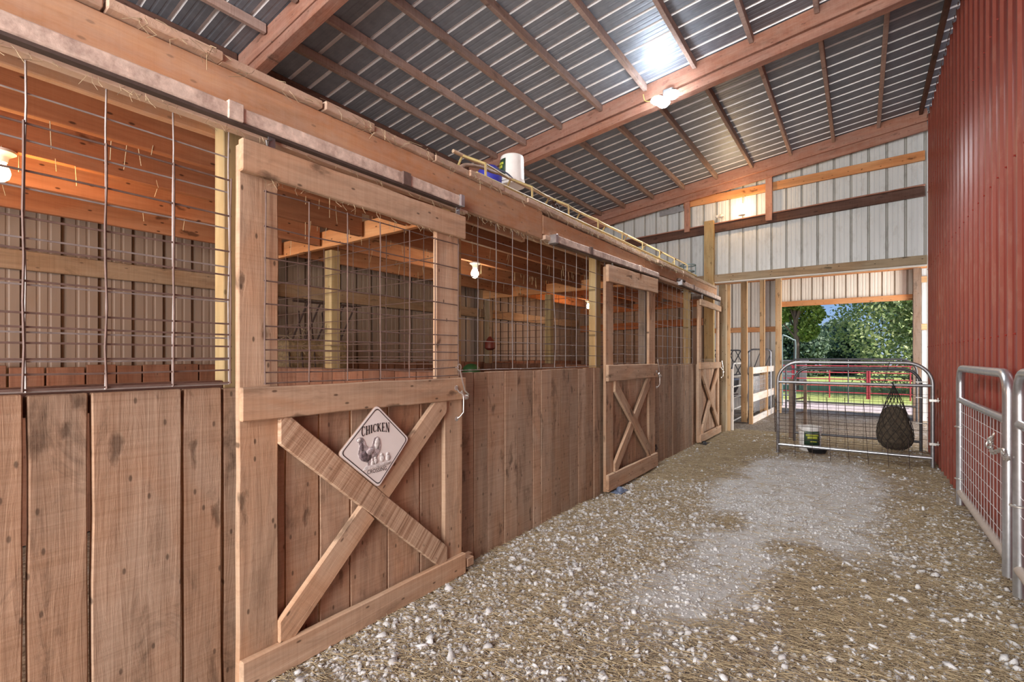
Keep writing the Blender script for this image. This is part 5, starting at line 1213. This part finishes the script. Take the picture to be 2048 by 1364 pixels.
# ------------------------------------------------------------------ gravel and hay on the floor
def region(n, r):
    """sample ground points, denser near the camera, inside the visible aisle"""
    y = 0.6 + 9.6 * r.random(n) ** 1.5; x = -2.16 + 2.95 * r.random(n)
    return x, y
ICO = None
def stones(n, seed):
    r = np.random.default_rng(seed); x, y = region(n, r)
    dd = dustf(x, y); fine = fbm(x, y, 2.3, 90)
    left = np.exp(-((x + 1.75) / 0.75) ** 2) * (y < 5.5); right = np.exp(-((x - 0.5) / 0.6) ** 2) * (y < 6)
    keep = r.random(n) < np.clip(0.14 + 0.85 * left + 0.35 * right + 0.9 * (fine - 0.5) + 0.25 * dd, 0.04, 1.0)
    x, y, dd = x[keep], y[keep], dd[keep]; n = len(x)
    s = 0.0032 + 0.0120 * r.random(n) ** 2.2 + 0.011 * (r.random(n) < 0.03); s = s * np.where(dd > 0.5, 0.7, 1.0)
    ph = (1 + 5 ** .5) / 2
    V = np.array([(-1, ph, 0), (1, ph, 0), (-1, -ph, 0), (1, -ph, 0), (0, -1, ph), (0, 1, ph), (0, -1, -ph), (0, 1, -ph), (ph, 0, -1), (ph, 0, 1), (-ph, 0, -1), (-ph, 0, 1)]) / 1.9
    F = np.array([(0, 11, 5), (0, 5, 1), (0, 1, 7), (0, 7, 10), (0, 10, 11), (1, 5, 9), (5, 11, 4), (11, 10, 2), (10, 7, 6), (7, 1, 8), (3, 9, 4), (3, 4, 2), (3, 2, 6), (3, 6, 8), (3, 8, 9), (4, 9, 5), (2, 4, 11), (6, 2, 10), (8, 6, 7), (9, 8, 1)])
    v = V[None] * (1 + 0.35 * r.normal(size=(n, 12, 1)) * 0.7) * np.stack([s * (0.9 + 0.7 * r.random(n)), s * (0.7 + .5 * r.random(n)), s * (0.45 + .4 * r.random(n))], 1)[:, None, :]
    q = r.normal(size=(n, 4)) * np.array([1, .35, .35, 1]); q /= np.linalg.norm(q, axis=1)[:, None]
    w, a, b, c = q.T
    R = np.stack([np.stack([1 - 2 * (b * b + c * c), 2 * (a * b - c * w), 2 * (a * c + b * w)], 1), np.stack([2 * (a * b + c * w), 1 - 2 * (a * a + c * c), 2 * (b * c - a * w)], 1), np.stack([2 * (a * c - b * w), 2 * (b * c + a * w), 1 - 2 * (a * a + b * b)], 1)], 1)
    v = np.einsum('nij,nkj->nki', R, v)
    z = hgt(x, y) + s * 0.18
    v = v + np.stack([x, y, z], 1)[:, None, :]
    f = (np.arange(n)[:, None, None] * 12 + F[None]).reshape(-1, 3)
    me = np_mesh('gravel', v.reshape(-1, 3), f); at = me.attributes.new('rnd', 'FLOAT', 'POINT'); at.data.foreach_set('value', np.repeat(r.random(n) ** 0.8, 12).astype(np.float32))
    me.materials.append(M['stone']); o = bpy.data.objects.new('gravel', me); COL.objects.link(o)
    return tag(o, 'loose pale crushed stone scattered over the aisle floor', 'gravel', kind='stuff')
stones(130000, 5)
def straw(n, seed):
    r = np.random.default_rng(seed); x, y = region(n, r); dd = dustf(x, y)
    keep = r.random(n) < np.clip(1.10 - 1.75 * dd, 0.06, 1); x, y = x[keep], y[keep]; n = len(x)
    L_ = 0.015 + 0.075 * r.random(n) ** 2; a = r.normal(size=n) * 0.8 + 0.4; wd = 0.0007 + 0.0008 * r.random(n)
    dx, dy = np.cos(a), np.sin(a); z = hgt(x, y) + 0.003 + 0.010 * r.random(n); tilt = r.normal(size=n) * 0.12; bend = r.normal(size=n) * 0.25
    P = []
    for k, t in enumerate((-1, 0, 1)):
        cx_ = x + L_ * t * dx - (bend * L_ * (t * t)) * dy; cy_ = y + L_ * t * dy + (bend * L_ * (t * t)) * dx; cz = np.maximum(z + tilt * L_ * t, hgt(x, y) + 0.001)
        P += [np.stack([cx_ - dy * wd, cy_ + dx * wd, cz], 1), np.stack([cx_ + dy * wd, cy_ - dx * wd, cz], 1), np.stack([cx_, cy_, cz + wd * 1.6], 1)]
    v = np.stack(P, 1).reshape(-1, 3); F = []
    for k in (0, 3):
        for i in range(3): j = (i + 1) % 3; F.append((k + i, k + j, k + 3 + j, k + 3 + i))
    f = (np.arange(n)[:, None, None] * 9 + np.array(F)[None]).reshape(-1, 4)
    me = np_mesh('loose_hay', v, f); at = me.attributes.new('rnd', 'FLOAT', 'POINT'); at.data.foreach_set('value', np.repeat(r.random(n), 9).astype(np.float32))
    me.materials.append(M['straw']); o = bpy.data.objects.new('loose_hay', me); COL.objects.link(o)
    return tag(o, 'loose hay stalks strewn over the gravel of the aisle', 'hay', kind='stuff')
straw(150000, 9)

# wisps of hay caught on the near track, ledger and door top
m = MB()
for i in range(170):
    yy = random.uniform(0.2, 3.4); k = random.random()
    zz = 2.352 if k < .5 else (2.18 if .97 < yy < 2.3 else 2.352); xx = -2.115 if zz > 2.3 else -2.10
    a = Vector((xx + random.uniform(0, .02), yy, zz)); L_ = random.uniform(.01, .05)
    m.tube([a, a + Vector((random.uniform(0, .01), random.uniform(-.015, .015), -L_ * .5)), a + Vector((random.uniform(0, .02), random.uniform(-.03, .03), -L_))], 0.0008, 3)
tag(m.build('hay_wisps', M['straw']), 'fine wisps of hay hanging under the nearest door track and the first door top', 'hay', kind='stuff')

# ------------------------------------------------------------------ groups of repeats
GROUPS = {'stall_door': 'X-braced stall doors along the aisle', 'stall_partition': 'board and wire stall fronts along the aisle', 'stall_divider': 'dividers between the stalls', 'header_beam': 'header beams over the stall fronts',
          'door_track': 'sliding door tracks over the stalls', 'light_bulb': 'light bulbs in the barn', 'pipe_gate': 'pipe gates across the passage', 'mesh_gate': 'galvanised mesh gates along the red wall', 'bucket': 'white buckets with green labels',
          'pipe_fence': 'red pipe fence round the pasture', 'broadleaf_tree': 'trees beyond the pasture', 'hay_feeder': 'hay feeders in the passage', 'chain': 'chains on the gates', 'stud_post': 'pine studs in the passage', 'door_guide': 'floor guides of the stall doors', 'track_ledger': 'wooden strips under the tracks'}
for o in list(bpy.data.objects):
    b = o.name.split('.')[0]
    if o.parent is None and b in GROUPS and 'label' in o and o.get('kind') is None: o['group'] = GROUPS[b]
